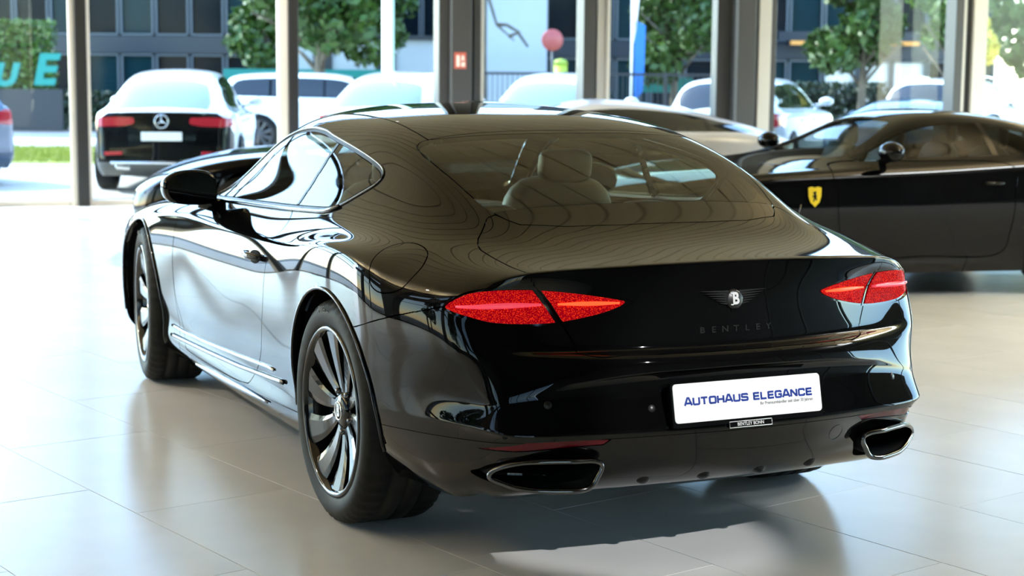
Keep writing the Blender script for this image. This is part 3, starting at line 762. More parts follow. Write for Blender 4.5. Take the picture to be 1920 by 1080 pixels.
def bentley_cage():
    # (x centre, bow, [(y, z) j0..j6])
    T = [
     (-.955,.20,[(.78,.885),(.69,.924),(.56,.938),(.42,.944),(.28,.949),(.14,.952),(0,.953)]),
     (-.80,.20,[(.838,.895),(.75,.933),(.62,.952),(.46,.962),(.30,.968),(.15,.972),(0,.973)]),
     (-.60,.16,[(.882,.912),(.80,.950),(.70,.975),(.60,.990),(.46,1.005),(.23,1.010),(0,1.012)]),
     (-.40,.08,[(.910,.936),(.82,.970),(.73,1.0),(.64,1.035),(.54,1.075),(.28,1.098),(0,1.102)]),
     (-.12,.0,[(.926,.955),(.828,.983),(.735,1.045),(.66,1.122),(.565,1.19),(.28,1.208),(0,1.212)]),
     (.16,.0,[(.930,.948),(.825,.985),(.735,1.08),(.655,1.19),(.56,1.272),(.28,1.303),(0,1.305)]),
     (.45,.0,[(.915,.918),(.81,.983),(.725,1.115),(.64,1.247),(.545,1.325),(.27,1.360),(0,1.362)]),
     (.80,.0,[(.900,.900),(.805,.977),(.715,1.13),(.63,1.270),(.525,1.345),(.265,1.382),(0,1.385)]),
     (1.15,.0,[(.895,.895),(.805,.970),(.71,1.13),(.625,1.27),(.52,1.343),(.26,1.384),(0,1.390)]),
     (1.5,.0,[(.895,.890),(.805,.963),(.715,1.11),(.635,1.235),(.53,1.305),(.26,1.348),(0,1.354)]),
     (1.85,.0,[(.898,.888),(.81,.957),(.735,1.03),(.66,1.09),(.55,1.13),(.28,1.158),(0,1.163)]),
     (2.15,.0,[(.902,.885),(.80,.945),(.735,.960),(.66,.965),(.54,.975),(.27,.985),(0,.988)]),
     (2.5,.0,[(.912,.860),(.83,.915),(.72,.920),(.60,.920),(.45,.930),(.22,.945),(0,.950)]),
     (2.85,.0,[(.918,.830),(.83,.885),(.72,.885),(.60,.880),(.45,.885),(.22,.900),(0,.905)]),
     (3.2,.0,[(.905,.785),(.81,.835),(.70,.835),(.58,.830),(.42,.835),(.20,.850),(0,.855)]),
     (3.52,-.10,[(.85,.70),(.75,.75),(.65,.760),(.52,.762),(.38,.768),(.19,.778),(0,.782)]),
     (3.76,-.20,[(.72,.60),(.64,.64),(.54,.660),(.43,.67),(.30,.68),(.15,.688),(0,.69)])]
    top = [[(x + b * y * y, y, z) for y, z in pts] for x, b, pts in T]
    top[0][0] = (-.79, .78, .885)
    zr = [.96,.925,.86,.79,.73,.68,.61,.54,.475,.435,.36,.27,.20]
    zd = [.90,.87,.825,.765,.71,.66,.60,.53,.46,.40,.335,.25,.185]
    door = [None,.915,.932,.943,.948,.949,.947,.942,.934,.922,.915,.925,.87]
    hau = [None,.955,.970,.976,.977,.976,.974,.970,.965,.96,.95,.935,.88]
    Y = [None,
      [None,.866,.887,.895,.896,.893,.886,.884,.888,.882,.872,.845,.78],
      [None,.915,.938,.946,.947,.944,.940,.936,.934,.928,.915,.895,.83],
      [None,.945,.962,.968,.969,.967,.965,.960,.955,.948,.935,.915,.86],
      hau, hau,
      [None,.942,.955,.962,.964,.964,.962,.957,.950,.940,.930,.930,.87],
      [None,.922,.938,.949,.954,.955,.953,.948,.940,.928,.918,.925,.87],
      door, door, door, door,
      [None,.925,.938,.948,.953,.954,.953,.949,.943,.935,.928,.925,.87],
      [None,.930,.945,.955,.960,.961,.960,.957,.952,.945,.938,.93,.87],
      [None,.918,.932,.942,.947,.948,.947,.945,.942,.938,.93,.92,.86],
      [None,.868,.885,.897,.902,.904,.904,.906,.908,.91,.91,.90,.82],
      [None,.745,.765,.782,.79,.795,.798,.80,.80,.795,.785,.76,.70]]
    zs = {}
    side = []
    nl = 13
    corner = [(-.79,.78,.885),(-.795,.803,.865),(-.785,.818,.825),(-.80,.828,.765),(-.822,.824,.712),(-.838,.815,.668),
              (-.845,.785,.57),(-.848,.783,.54),(-.862,.800,.482),(-.848,.792,.443),(-.82,.79,.370),(-.78,.765,.275),(-.70,.70,.24)]
    for i, (x, b, pts) in enumerate(T):
        if i == 0: side.append(corner); continue
        y0, z0 = pts[0]
        col = [top[i][0]]
        w = min(1, max(0, (x - .16) / .64)) if x < 2 else 1
        for l in range(1, nl):
            z = zr[l] * (1 - w) + zd[l] * w
            if i <= 5: z = z + (z0 - .955) * max(0, (z - .6) / .355)
            if i >= 6: z = z + (z0 - .90 - .06 * (1 - w)) * max(0, (z - .5) / .4)
            if i == 1 : z = .4 * z + .6 * corner[l][2]
            if i == 2 : z = .75 * z + .25 * corner[l][2]
            if i in (2, 3) and l > 10: z += .03
            y = Y[i][l]
            col.append((x + b * y * y, y, z))
        side.append(col)
    xc = [-.955,-.966,-.984,-.993,-1.000,-1.040,-1.052,-1.036,-1.088,-1.074,-1.05,-1.0,-.88]
    kk = [.20,.22,.30,.28,.25,.22,.22,.22,.22,.22,.24,.25,.2]
    zc = [None,.912,.84,.765,.703,.684,None,None,.470,.438,.375,.295,.25]
    arch = lambda y: np.interp(y, [0,.3,.5,.62,.72,.85], [.645,.640,.625,.60,.565,.55])
    rear = []
    yj = [None,.70,.56,.42,.28,.14,0]
    for j in range(7):
        if j == 0: rear.append(corner); continue
        y = yj[j]; col = [top[0][j]]
        for l in range(1, nl):
            yy = y * (1 + .06 * (l in (6, 7, 8)) * (y > .6))
            x = xc[l] + kk[l] * yy * yy
            z = arch(y) if l == 6 else (arch(y) - .03 if l == 7 else zc[l])
            if l == 7: x -= .012 * min(1, (y / .62) ** 2)
            if l == 5: x += .036 * min(1, max(0, (y - .40) / .28))
            if l == 6: x += .012 * min(1, max(0, (y - .40) / .28))
            if l == 1: z = top[0][j][2] - .04
            if l > 10: z -= .012 * (y / .7) ** 2
            col.append((x, yy, z))
        rear.append(col)
    fx = [3.76,3.79,3.81,3.82,3.825,3.825,3.825,3.82,3.82,3.81,3.80,3.78,3.65]
    front = []
    yf = [None,.64,.54,.43,.30,.15,0]
    for j in range(7):
        if j == 0:
            front.append(side[-1]); continue
        y = yf[j]; col = [top[-1][j]]
        for l in range(1, nl):
            col.append((fx[l] - .2 * y * y, y * 1.04, side[-1][l][2] + (top[-1][j][2] - .60) * max(0, 1 - l / 5)))
        front.append(col)
    V, F, idx = box_cage(top, side, rear, front)
    cr = []
    for j in range(6):
        cr.append((idx[0, j, 0], idx[0, j + 1, 0], .75))
        cr.append((idx[0, j, 4], idx[0, j + 1, 4], .35 if j > 0 else .1))
        cr.append((idx[0, j, 6], idx[0, j + 1, 6], .55 if j > 1 else .25))
        cr.append((idx[0, j, 8], idx[0, j + 1, 8], .7))
    cr.append((idx[0, 0, 8], idx[1, 0, 8], .6)); cr.append((idx[1, 0, 8], idx[2, 0, 8], .5))
    return V, F, cr

# ------------------------------------------------------------------ wheels
def tyre_mesh(name, R, rin, w, n=144, grooves=True):
    """lathe with bulged sidewalls; the shoulder blocks are cut by cross grooves"""
    h = w / 2
    prof = [(rin, -h + .02), (rin + .004, -h + .008), (rin + .02, -h + .002), ((R + rin) / 2, -h - .004), (R - .03, -h + .001), (R - .012, -h + .012), (R - .004, -h + .028)]
    tread = []
    for y in (-.36, -.2, 0, .2, .36) if grooves else ():
        c = y * w
        if y in (-.2, 0, .2): tread += [(R, c - .0065), (R - .008, c - .005), (R - .008, c + .005), (R, c + .0065)]
        else: tread += [(R - .001, c)]
    prof = prof + tread + [(r, -y) for r, y in reversed(prof)]
    V, F = [], []; m = len(prof)
    for k in range(n):
        a = 2 * math.pi * k / n
        for i, (r, y) in enumerate(prof):
            if grooves and 5 <= i <= 7 and k % 3 == 0: r = r - .007
            if grooves and m - 8 <= i <= m - 6 and k % 3 == 0: r = r - .007
            V.append((r * math.sin(a), y, r * math.cos(a)))
    for k in range(n):
        for i in range(m - 1): F.append((k * m + i, ((k + 1) % n) * m + i, ((k + 1) % n) * m + i + 1, k * m + i + 1))
    b = MB(); b.add(V, F, True); return b.mesh(name)

def spoke_shape(R0, R1, w0, w1, swirl, y0, y1, thick, nseg=9):
    """one blade in the wheel plane, hub end at R0, rim end at R1, bowed sideways by swirl"""
    V, F = [], []
    for i in range(nseg + 1):
        t = i / nseg; r = R0 + (R1 - R0) * t
        wd = (w0 + (w1 - w0) * t ** 1.25) / 2; off = swirl * math.sin(math.pi * t * .9) - swirl * .25 * t
        y = y0 + (y1 - y0) * t ** 1.4
        for sx, yy in ((-wd, y - .004), (-wd * .55, y), (wd * .55, y), (wd, y - .004), (wd * .8, y - thick), (-wd * .8, y - thick)):
            V.append((off + sx, yy, r))
    for i in range(nseg):
        for k in range(6): F.append((i * 6 + k, i * 6 + (k + 1) % 6, i * 6 + 6 + (k + 1) % 6, i * 6 + 6 + k))
    F += [tuple(range(6)), tuple(range(nseg * 6, nseg * 6 + 6))[::-1]]
    return V, F

def make_wheel(parent, loc, rz, w, R=.38, rin=.283, face=.006, label=None):
    """outer face looks along +y of the wheel"""
    o = empty('wheel', loc, rz, parent); h = w / 2
    link('tyre', tyre_mesh('tyre', R, rin, w), M['rubber'], o)
    b = MB()
    b.lathe([(rin + .008, h - .012), (rin + .006, h - .002), (rin - .004, h + .002), (rin - .012, h - .006), (rin - .02, h - .035), (rin - .03, 0), (rin - .02, -h + .02), (rin + .006, -h + .004)], 72, 'y')
    b.build('rim', M['rim'], o)
    MB().lathe([(0, h - .13), (.19, h - .13), (.19, h - .155), (.0, h - .155)], 48, 'y').build('brake_disc', M['dark_chrome'], o)
    MB().box((.16, h - .13, .02), (.07, .07, .19), bev=.02).build('brake_caliper', M['gloss_black'], o)
    V, F = spoke_shape(.055, rin - .008, .034, .118, .022, h - .05, h - .012, .03)
    me = None
    for k in range(10):
        if me is None: sb = MB(); sb.add(V, F, False); me = sb.mesh('spoke'); me.materials.append(M['rim'])
        s = link('spoke', me, None, o); s.rotation_euler = (0, 2 * math.pi * (k + .12) / 10, 0)
    MB().lathe([(0, h - .035), (.03, h - .034), (.045, h - .038), (.062, h - .046), (.066, h - .075), (0, h - .08)], 40, 'y').build('hub', M['gloss_black'], o)
    for k in range(5):
        a = 2 * math.pi * (k + .5) / 5
        MB().lathe([(0, .012), (.009, .012), (.011, 0), (.011, -.02)], 6, 'y', (.074 * math.sin(a), h - .052, .074 * math.cos(a))).build('lug_nut', M['dark_chrome'], o)
    MB().lathe([(.028, h - .033), (.031, h - .030), (.033, h - .034)], 40, 'y').build('cap_ring', M['chrome'], o)
    MB().lathe([(0, h - .0331), (.027, h - .0331), (.028, h - .036)], 32, 'y').build('cap', M['matte_black'], o)
    text_obj('cap_letter', 'B', .058, M['silver'], o, frame((0, h - .0322, 0), (-1, 0, 0), (0, 1, 0)), .001, .0026, .85)
    a = math.radians(7)
    text_obj('tyre_lettering', 'PIRELLI', .030, M['tyre_mark'], o, frame((.343 * math.sin(a), h + .003, .343 * math.cos(a)), (-math.cos(a), 0, math.sin(a)), (0, 1, .0)), .0008, .0006, 1.15)
    return o

# ------------------------------------------------------------------ the black coupe in front: one smooth skin cut into its panels
V_, F_, cr_ = bentley_cage()
v_, n_, q_ = subdivide(V_, F_, 4, cr_, fit=1)
SK = Skin.from_quads(v_, n_, q_)
BV = BVHTree.FromPolygons([Vector(p) for p in v_], [tuple(map(int, f)) for f in q_])
def hit(o, d):
    l, n, i, t = BV.ray_cast(Vector(o), Vector(d))
    if l is None: l, n, i, t = BV.find_nearest(Vector(o))
    if n.dot(Vector(d)) > 0: n = -n
    return l, n
def on_side(x, z, lift=0.): l, n = hit((x, 3, z), (0, -1, 0)); return l + n * lift
def on_rear(y, z, lift=0.): l, n = hit((-3, max(y, 1e-4), z), (1, 0, 0)); return l + n * lift
def on_top(x, y, lift=0.): l, n = hit((x, max(y, 1e-4), 3), (0, 0, -1)); return l + n * lift
def near(p, lift=0.):
    l, n, i, t = BV.find_nearest(Vector((p[0], abs(p[1]), p[2])))
    if n.dot(l - Vector((l.x * .8, 0, .6))) < 0: n = -n
    return (l + n * lift), n

PROBE = Skin(None, None, None)
def curve_sd(S, pts, closed=True):
    """signed distance on the skin to a curve lying on it (positive on its inner / left side)"""
    P = np.asarray([near(p)[0] if p[1] >= 0 else Vector((near(p)[0].x, -near(p)[0].y, near(p)[0].z)) for p in pts], float)
    V, N = S.V, S.N; best = np.full(len(V), 1e9); sg = np.zeros(len(V))
    m = len(P)
    for i in range(m if closed is not False else m - 1):
        a, b = P[i], P[(i + 1) % m]; ab = b - a; L = ab @ ab
        if L < 1e-12: continue
        t = np.clip(((V - a) @ ab) / L, 0, 1); d = V - a - t[:, None] * ab; dist = np.linalg.norm(d, axis=1)
        c = np.einsum('ij,ij->i', np.cross(np.broadcast_to(ab, N.shape), d), N) / math.sqrt(L)
        # at shared corners prefer the segment that sees the point most squarely
        better = (dist < best - 1e-7) | ((dist < best + 1e-7) & (np.abs(c) > np.abs(sg)))
        sg = np.where(better, c, sg); best = np.minimum(best, dist)
    out = np.where(sg >= 0, best, -best)
    if closed:      # inside is where the middle of the loop lies
        c = np.asarray(near(P.mean(0) if abs(P[:, 1].mean()) > .02 else (P[:, 0].mean(), 0, P[:, 2].mean()))[0])
        d = ((SK.V - c) ** 2).sum(1); w = SK.V[d.argmin()], SK.N[d.argmin()]
        if S is not PROBE:
            PROBE.V, PROBE.N = w[0][None], w[1][None]
            if curve_sd(PROBE, pts, None)[0] < 0: out = -out
    return out

LAMP_Z = (-.942, .353, .839)
lens_pts = catmull([(-.734,.846,.829),(-.788,.798,.868),(-.836,.735,.879),(-.874,.621,.879),(-.901,.521,.871),(-.928,.421,.857),(-.943,.362,.846),(-.945,.354,.840),(-.944,.383,.825),(-.933,.449,.806),(-.911,.546,.789),(-.884,.63,.784),(-.843,.736,.788),(-.799,.802,.803),(-.754,.838,.816)], 6, True)
bez_pts = catmull([(-.729,.850,.826),(-.779,.806,.872),(-.833,.743,.889),(-.871,.64,.890),(-.901,.521,.879),(-.931,.405,.863),(-.949,.337,.846),(-.951,.332,.836),(-.948,.377,.816),(-.935,.451,.798),(-.913,.547,.781),(-.886,.632,.777),(-.845,.739,.780),(-.801,.805,.794),(-.748,.843,.811)], 6, True)
lid_half = [(-.552, 0, 1.033), (-.549,.164,1.032),(-.530,.341,1.033),(-.479,.481,1.036),(-.441,.508,1.049),(-.400,.530,1.062),(-.404,.561,1.054),(-.448,.595,1.024),(-.492,.632,.997),(-.535,.652,.981),(-.575,.660,.972),(-.679,.656,.954),(-.786,.651,.941),(-.862,.641,.932),(-.874,.612,.884),(-.888,.576,.835),(-.911,.548,.785),(-.935,.528,.745),(-.957,.508,.714),(-.970,.487,.700),(-.985,.450,.6895),(-1.012,.266,.6885),(-1.026,.10,.6885),(-1.028, 0, .6885)]
def loop_full(h): return h + [(x, -y, z) for x, y, z in reversed(h[1:-1])]
glass_half = [(.145, 0, 1.3), (.145,.133,1.3),(.150,.342,1.293),(.165,.48,1.282),(.184,.529,1.278),(.182,.556,1.269),(.155,.579,1.254),(.063,.589,1.227),(-.089,.583,1.184),(-.284,.560,1.113),(-.377,.540,1.074),(-.441,.508,1.049),(-.479,.481,1.036),(-.530,.341,1.033),(-.549,.164,1.032),(-.552, 0, 1.033)]
GAP = .0045
xz = lambda S: S.V[:, [0, 2]]

G = lambda S, f: f
parts = {}
S = SK
# wheel arches
def arch_g(S, cx, cz, r):
    d = np.hypot(S.V[:, 0] - cx, S.V[:, 2] - cz) - r
    return np.where((S.V[:, 1] > .5) & (S.V[:, 2] < .9), d, 1.)
S = S.keep(arch_g(S, -.005, .385, .408)); S = S.keep(arch_g(S, 2.85, .385, .408))
# side glass
DLO = catmull([(2.03,.957),(1.93,1.03),(1.62,1.185),(1.40,1.26),(1.21,1.287),(1.02,1.285),(.86,1.268),(.569,1.236),(.327,1.200),(.215,1.170),(.205,1.130),(.30,1.080),(.422,1.030),(.52,1.011),(.886,.992),(1.326,.976),(1.7,.965)], 8, True)
def side_g(S, poly):
    g = poly_sd(xz(S), poly); return np.where((S.V[:, 1] > .45) & (S.V[:, 2] > .9), g, -1.)
parts['side_window'] = S.keep(side_g(S, DLO) - .016)
S2 = S.keep(-side_g(S, DLO) - .0)
wf = S.keep(side_g(S, DLO) - .0005); parts['window_frame'] = wf.keep(.013 - side_g(wf, DLO))
S = S2
# windscreen
WSP = catmull([(1.40, 0), (1.40, .25), (1.43, .47), (1.50, .53), (1.75, .585), (2.0, .65), (2.09, .66), (2.13, .5), (2.16, .25), (2.17, 0), (2.17, -.3), (1.40, -.3)][:10], 6)
WSP = np.concatenate([WSP, [(2.17, -.4), (1.40, -.4)]])
def plan_g(S, poly, z): return np.where(S.V[:, 2] > z, poly_sd(S.V[:, :2], poly), -1.)
parts['windscreen'] = S.keep(plan_g(S, WSP, .93) - .003); S = S.keep(-plan_g(S, WSP, .93) - .003)
# rear glass, gloss strip below it, boot lid
g = np.where(S.V[:, 2] > .95, curve_sd(S, loop_full(glass_half)), -1.); g = np.where((S.V[:, 0] < .6), g, -1)
gl = S.keep(g - GAP / 2); S = S.keep(-g - GAP / 2)
gx = gl.V[:, 0] - (-.417 + .10 * gl.V[:, 1] ** 2)
parts['rear_window'] = gl.keep(gx - .001); parts['rear_strip'] = gl.keep(-gx - .001)
def lidg(S): 
    g = curve_sd(S, loop_full(lid_half)); return np.where(S.V[:, 0] < -.3, g, -1.)
g = lidg(S); lid = S.keep(g - GAP / 2); S = S.keep(-g - GAP / 2)
# tail lamps in lid and wing
def cut_lamp(Q):
    gb = curve_sd(Q, bez_pts); gb = np.where((Q.V[:, 0] < -.65) & (Q.V[:, 2] > .7), gb, -1.)
    b = Q.keep(gb); out = Q.keep(-gb)
    gl_ = curve_sd(b, lens_pts)
    return out, b.keep(gl_), b.keep(-gl_)
lid, lensA, bezA = cut_lamp(lid); S, lensB, bezB = cut_lamp(S)
# dark band between the two halves of each lamp
g = curve_sd(lensA, loop_full(lid_half)) - .007; bezA, lensA = bezA + lensA.keep(-g), lensA.keep(g)
g = -curve_sd(lensB, loop_full(lid_half)) - .013; bezB, lensB = bezB + lensB.keep(-g), lensB.keep(g)
parts['boot_lid'] = lid
# lower valance and bumper
low_pts = [(-.36,.945,.415),(-.46,.93,.420),(-.58,.895,.427),(-.70,.855,.432),(-.79,.825,.436),(-.88,.775,.440),(-.955,.68,.446),(-1.02,.52,.452),(-1.06,.3,.455),(-1.074,.1,.456),(-1.075,-.1,.456)]
gb = np.where(S.V[:, 0] < -.1, curve_sd(S, [(-.2,.972,.69),(-.313,.969,.715),(-.42,.955,.745),(-.531,.926,.776),(-.669,.879,.809),(-.731,.852,.826),(-.82,.74,.835),(-.87,.63,.835),(-.89,.55,.835)], False), 9.)
sgn = -1 if np.median(gb[(S.V[:, 0] < -.5) & (S.V[:, 2] < .6)]) > 0 else 1
gb = np.where(S.V[:, 0] < -.1, gb * sgn, 1.)
lowz = S.V[:, 2]
bump = S.keep(-gb - GAP / 2); S = S.keep(gb - GAP / 2)
zl = np.interp(bump.V[:, 0], [p[0] for p in reversed(low_pts)], [p[2] for p in reversed(low_pts)])
parts['rear_bumper'] = bump.keep(bump.V[:, 2] - zl - .001); val = bump.keep(zl - bump.V[:, 2] - .001)
# reflector and exhaust opening in the valance
def rear_poly(S, poly): return np.where((S.V[:, 0] < -.6) & (S.V[:, 2] < .6), poly_sd(S.V[:, [1, 2]], poly), -1.)
REF = [(.80,.414),(.768,.423),(.684,.4495),(.552,.4515),(.441,.452),(.463,.434),(.591,.428),(.714,.417)]
q = rear_poly(val, REF); parts['reflector'] = val.keep(q - .0015); val = val.keep(-q - .0)
EXO = catmull([(.790,.336),(.765,.318),(.723,.303),(.672,.293),(.576,.289),(.500,.300),(.472,.335),(.458,.366),(.472,.388),(.538,.398),(.671,.396),(.746,.376),(.776,.350)], 5, True)
EXI = catmull([(.763,.340),(.731,.324),(.686,.312),(.595,.308),(.515,.314),(.488,.344),(.476,.367),(.488,.381),(.535,.387),(.668,.384),(.741,.364)], 5, True)
q = rear_poly(val, EXO); val = val.keep(-q)
parts['rear_valance'] = val
# doors, fuel door, bonnet, roof
DOOR = [(.86,.985),(.80,.945),(.757,.895),(.748,.84),(.748,.79),(.749,.74),(.756,.668),(.783,.583),(.832,.473),(.905,.405),(.99,.345),(1.06,.296),(1.12,.283),(1.3,.272),(1.7,.268),(2.02,.272),(2.07,.29),(2.11,.35),(2.14,.42),(2.166,.49),(2.172,.56),(2.169,.684),(2.172,.756),(2.19,.82),(2.20,.90),(2.19,.943),(2.04,.956),(1.7,.966),(1.326,.978),(1.0,.99)]
dp = np.concatenate([catmull(DOOR[:25], 5), np.array(DOOR[25:])])
def door_g(S): return np.where((S.V[:, 1] > .55) & (S.V[:, 2] < 1.05), poly_sd(xz(S), dp), -1.)
q = door_g(S); parts['door'] = S.keep(q - GAP / 2); S = S.keep(-q - GAP / 2)
FUEL = catmull([(-.299,.87,.956),(-.304,.831,.97),(-.341,.799,.977),(-.402,.786,.973),(-.47,.793,.958),(-.518,.821,.936),(-.545,.850,.914),(-.553,.883,.885),(-.533,.908,.857),(-.485,.928,.840),(-.43,.943,.838),(-.386,.947,.853),(-.361,.945,.882),(-.345,.934,.908),(-.322,.909,.934)], 4, True)
q = curve_sd(S, FUEL); q = q if q[np.argmin(np.linalg.norm(S.V - np.array([-.43, .88, .92]), axis=1))] > 0 else -q
q = np.where((S.V[:, 0] < 0) & (S.V[:, 0] > -.8) & (S.V[:, 1] > .7), q, -1.)
parts['fuel_door'] = S.keep(q - GAP / 2); S = S.keep(-q - GAP / 2)
HOOD = np.array([(2.14,-.3),(2.12,.3),(2.10,.66),(2.3,.735),(2.8,.72),(3.3,.66),(3.6,.55),(3.6,-.3)])
q = plan_g(S, HOOD, .6); parts['bonnet'] = S.keep(q - GAP / 2); S = S.keep(-q - GAP / 2)
ROOF = np.array([(.18,-.3),(.18,.525),(.337,.526),(.713,.510),(1.126,.512),(1.46,.52),(1.46,-.3)])
q = plan_g(S, ROOF, 1.2); parts['roof_panel'] = S.keep(q - GAP / 2); S = S.keep(-q - GAP / 2)
fr = S.V[:, 0] - 2.18
fz = np.where(S.V[:, 2] < .98, fr, fr)
parts['front_wing'] = S.keep(fr - GAP / 2); S = S.keep(-fr - GAP / 2)
sil = S.V[:, 2] - np.interp(S.V[:, 0], [.35, .6, 1.1, 2.2], [.30, .285, .262, .262])
sil = np.where((S.V[:, 0] > .2) & (S.V[:, 1] > .5), sil, 1.)
parts['sill'] = S.keep(-sil - .001); parts['quarter_panel'] = S.keep(sil - .001)

CAR = tag(empty('black_coupe'), 'glossy black two-door grand tourer in front, seen from behind with white dealer plate', 'car')
P = M['paint']
both = lambda sk: (sk, sk.mirrored())
for nm, m, dep in (('quarter_panel', P, .02), ('door', P, .02), ('front_wing', P, .02), ('sill', P, .02), ('fuel_door', P, .015)):
    for k, sk in enumerate(both(parts[nm])): skin_obj(nm, sk.rim(dep), m, CAR)
for nm, m, dep in (('boot_lid', P, .022), ('rear_bumper', P, .02), ('rear_valance', M['gloss_black'], .02), ('bonnet', P, .02), ('roof_panel', P, .015), ('rear_strip', M['gloss_black'], .012)):
    a, b = both(parts[nm].rim(dep)); skin_obj(nm, a + b, m, CAR)
a, b = both(parts['rear_window']); skin_obj('rear_window', a + b, M['win_rear'], CAR)
a, b = both(parts['windscreen']); skin_obj('windscreen', a + b, M['win_front'], CAR)
# rear lamps: lens, black surround and light bar, split by the lid seam as on the car
for k in (0, 1):
    lamp = empty('tail_lamp', (0, 0, 0), 0, CAR)
    for nm, sk, m, off in (('lens', lensA, M['lens'], -.004), ('lens', lensB, M['lens'], -.004), ('surround', bezA, M['gloss_black'], -.008), ('surround', bezB, M['gloss_black'], -.008)):
        q = sk.offset(off).rim(.02); skin_obj(nm, q.mirrored() if k else q, m, lamp)
    for nm, ys, m in (('light_bar', np.linspace(.372, .552, 14), M['light_bar']), ('light_bar', np.linspace(.60, .826, 14), M['light_bar_pink'])):
        t = MB(); pts = []
        for y in ys:
            z = .8395 - .012 * max(0, (y - .36) / .47) + .004 * math.sin((y - .36) * 6)
            p = on_rear(y, z, -.001); pts.append((p.x, -p.y if k else p.y, p.z))
        n_ = len(pts); r0 = .0065 if m is M['light_bar'] else .0085
        t.tube(pts, [r0 * (.45 + .55 * min(1, 3 * min(i, n_ - 1 - i) / n_)) for i in range(n_)], 8, up=(-1, 0, 0), flat=1.0); t.build(nm, m, lamp)
# side glass split by the centre post and the little front quarter bar
sw = parts['side_window']
bp = lambda V: (V[:, 0] - np.interp(V[:, 2], [1.0, 1.255], [.853, .770]))
ap = lambda V: (V[:, 0] - np.interp(V[:, 2], [.96, 1.08], [1.865, 1.80]))
g1, rest_ = sw.keep(-bp(sw.V) - .009), sw.keep(bp(sw.V) - .009)
g2, g3 = rest_.keep(-ap(rest_.V) - .008), rest_.keep(ap(rest_.V) - .008)
post_ = sw.keep(.0115 - np.abs(bp(sw.V))); post2 = sw.keep(.0105 - np.abs(ap(sw.V)))
for k in (0, 1):
    f = (lambda s: s.mirrored()) if k else (lambda s: s)
    for q in (g1, g2, g3): skin_obj('side_window', f(q), M['win_side'], CAR)
    skin_obj('window_post', f(post_.offset(.002).rim(.02)), M['satin_black'], CAR); skin_obj('window_post', f(post2.offset(.003).rim(.02)), M['satin_black'], CAR)
    skin_obj('window_seal', f(parts['window_frame'].offset(-.001).rim(.02)), M['satin_black'], CAR)
    t = MB(); loop = [on_side(x, z, .002) for x, z in DLO[::2]]; 
    t.tube([(p.x, -p.y if k else p.y, p.z) for p in loop], .0042, 6, True); t.build('window_trim', M['dark_chrome'], CAR)
    # bright stripe along the bottom of the glass
    t = MB(); lo = [on_side(x, np.interp(x, [.30,.422,.52,.886,1.326,1.7,2.03], [1.080,1.030,1.011,.992,.976,.965,.957]) - .004, .005) for x in np.linspace(.40, 2.0, 30)]
    t.tube([(p.x, -p.y if k else p.y, p.z) for p in lo], .007, 6); t.build('waist_trim', M['dark_chrome'], CAR)
    skin_obj('reflector', f(parts['reflector'].offset(-.003)), M['red_reflector'], CAR)
    # exhaust: chrome-edged dark tube set in the opening
    ex = empty('exhaust_tip', (0, 0, 0), 0, CAR)
    sy = -1 if k else 1
    def exp(pl, dx): 
        out = []
        for y, z in pl:
            x = np.interp(y, [.45, .55, .65, .72, .80], [-1.012, -1.008, -.965, -.915, -.855]); out.append((x + dx, sy * y, z))
        return out
    t = MB(); t.tube(exp((EXI - [.62, .348]) * [1.05, 1.12] + [.62, .348], -.016), .0085, 8, True); t.build('ring', M['dark_chrome'], ex)
    t = MB(); n0 = len(EXI); A = exp(EXI, -.012); B_ = [(x + .20, y, z) for x, y, z in exp(EXI * .98 + np.array([.63, .348]) * .02, 0)]
    t.add(A + B_, [(i, (i + 1) % n0, n0 + (i + 1) % n0, n0 + i) for i in range(n0)] + [tuple(range(n0, 2 * n0))], True); t.build('pipe', M['matte_black'], ex)
    t = MB(); n1 = len(EXO); A = []
    for y, z in EXO: p = on_rear(y, z, -.002); A.append((p.x, sy * p.y, p.z))
    A2 = [(max(x, -1.0) + .10, sy * (.62 + (abs(y) - .62) * .9), z) for x, y, z in A]
    t.add(A + A2, [(i, (i + 1) % n1, n1 + (i + 1) % n1, n1 + i) for i in range(n1)] + [tuple(range(n1, 2 * n1))], True); t.build('recess', M['gloss_black'], ex)

# dark liners so that seams and arches read black
inner = MB()
inner.box((1.45, 0, .26), (3.6, 1.1, .05)); inner.box((-.64, 0, .36), (.36, 1.10, .12)); inner.box((-.55, 0, .62), (.55, 1.1, .42)); inner.box((1.4, 0, .45), (1.7, 1.7, .38)); inner.box((2.95, 0, .5), (1.2, 1.05, .4))
inner.build('underbody', M['matte_black'], CAR)
for cx in (0, 2.85):
    for s in (1, -1):
        t = MB(); prof = []
        n = 28; V, F = [], []
        for i in range(n + 1):
            a = math.radians(-4 + 188 * i / n)
            for y in (.50, .925): V.append((cx + .435 * math.cos(a), s * y, .385 + .435 * math.sin(a)))
        for i in range(n): F.append((2 * i, 2 * i + 1, 2 * i + 3, 2 * i + 2))
        V += [(cx + .44 * math.cos(a), s * .5, .385 + .44 * math.sin(a)) for a in np.linspace(-.17, 3.31, 24)]
        F.append(tuple(range(len(V) - 24, len(V)))); t.add(V, F, True); t.build('wheel_liner', M['matte_black'], CAR)
        # rolled flare along the arch edge
        t = MB(); pts = []
        for a in np.linspace(math.radians(-12 if cx > 1 else -8), math.radians(200 if cx > 1 else 188), 40):
            p = on_side(cx - .003 + .413 * math.cos(a), .385 + .413 * math.sin(a), .001); pts.append((p.x, s * p.y, p.z))
        t.tube(pts, .0075, 6); t.build('arch_lip', P, CAR)
for s in (1, -1):
    make_wheel(CAR, (0, s * .805, .38), 0 if s > 0 else math.pi, .305)
    make_wheel(CAR, (2.85, s * .80, .38), (-.115 if s > 0 else math.pi - .115), .275)

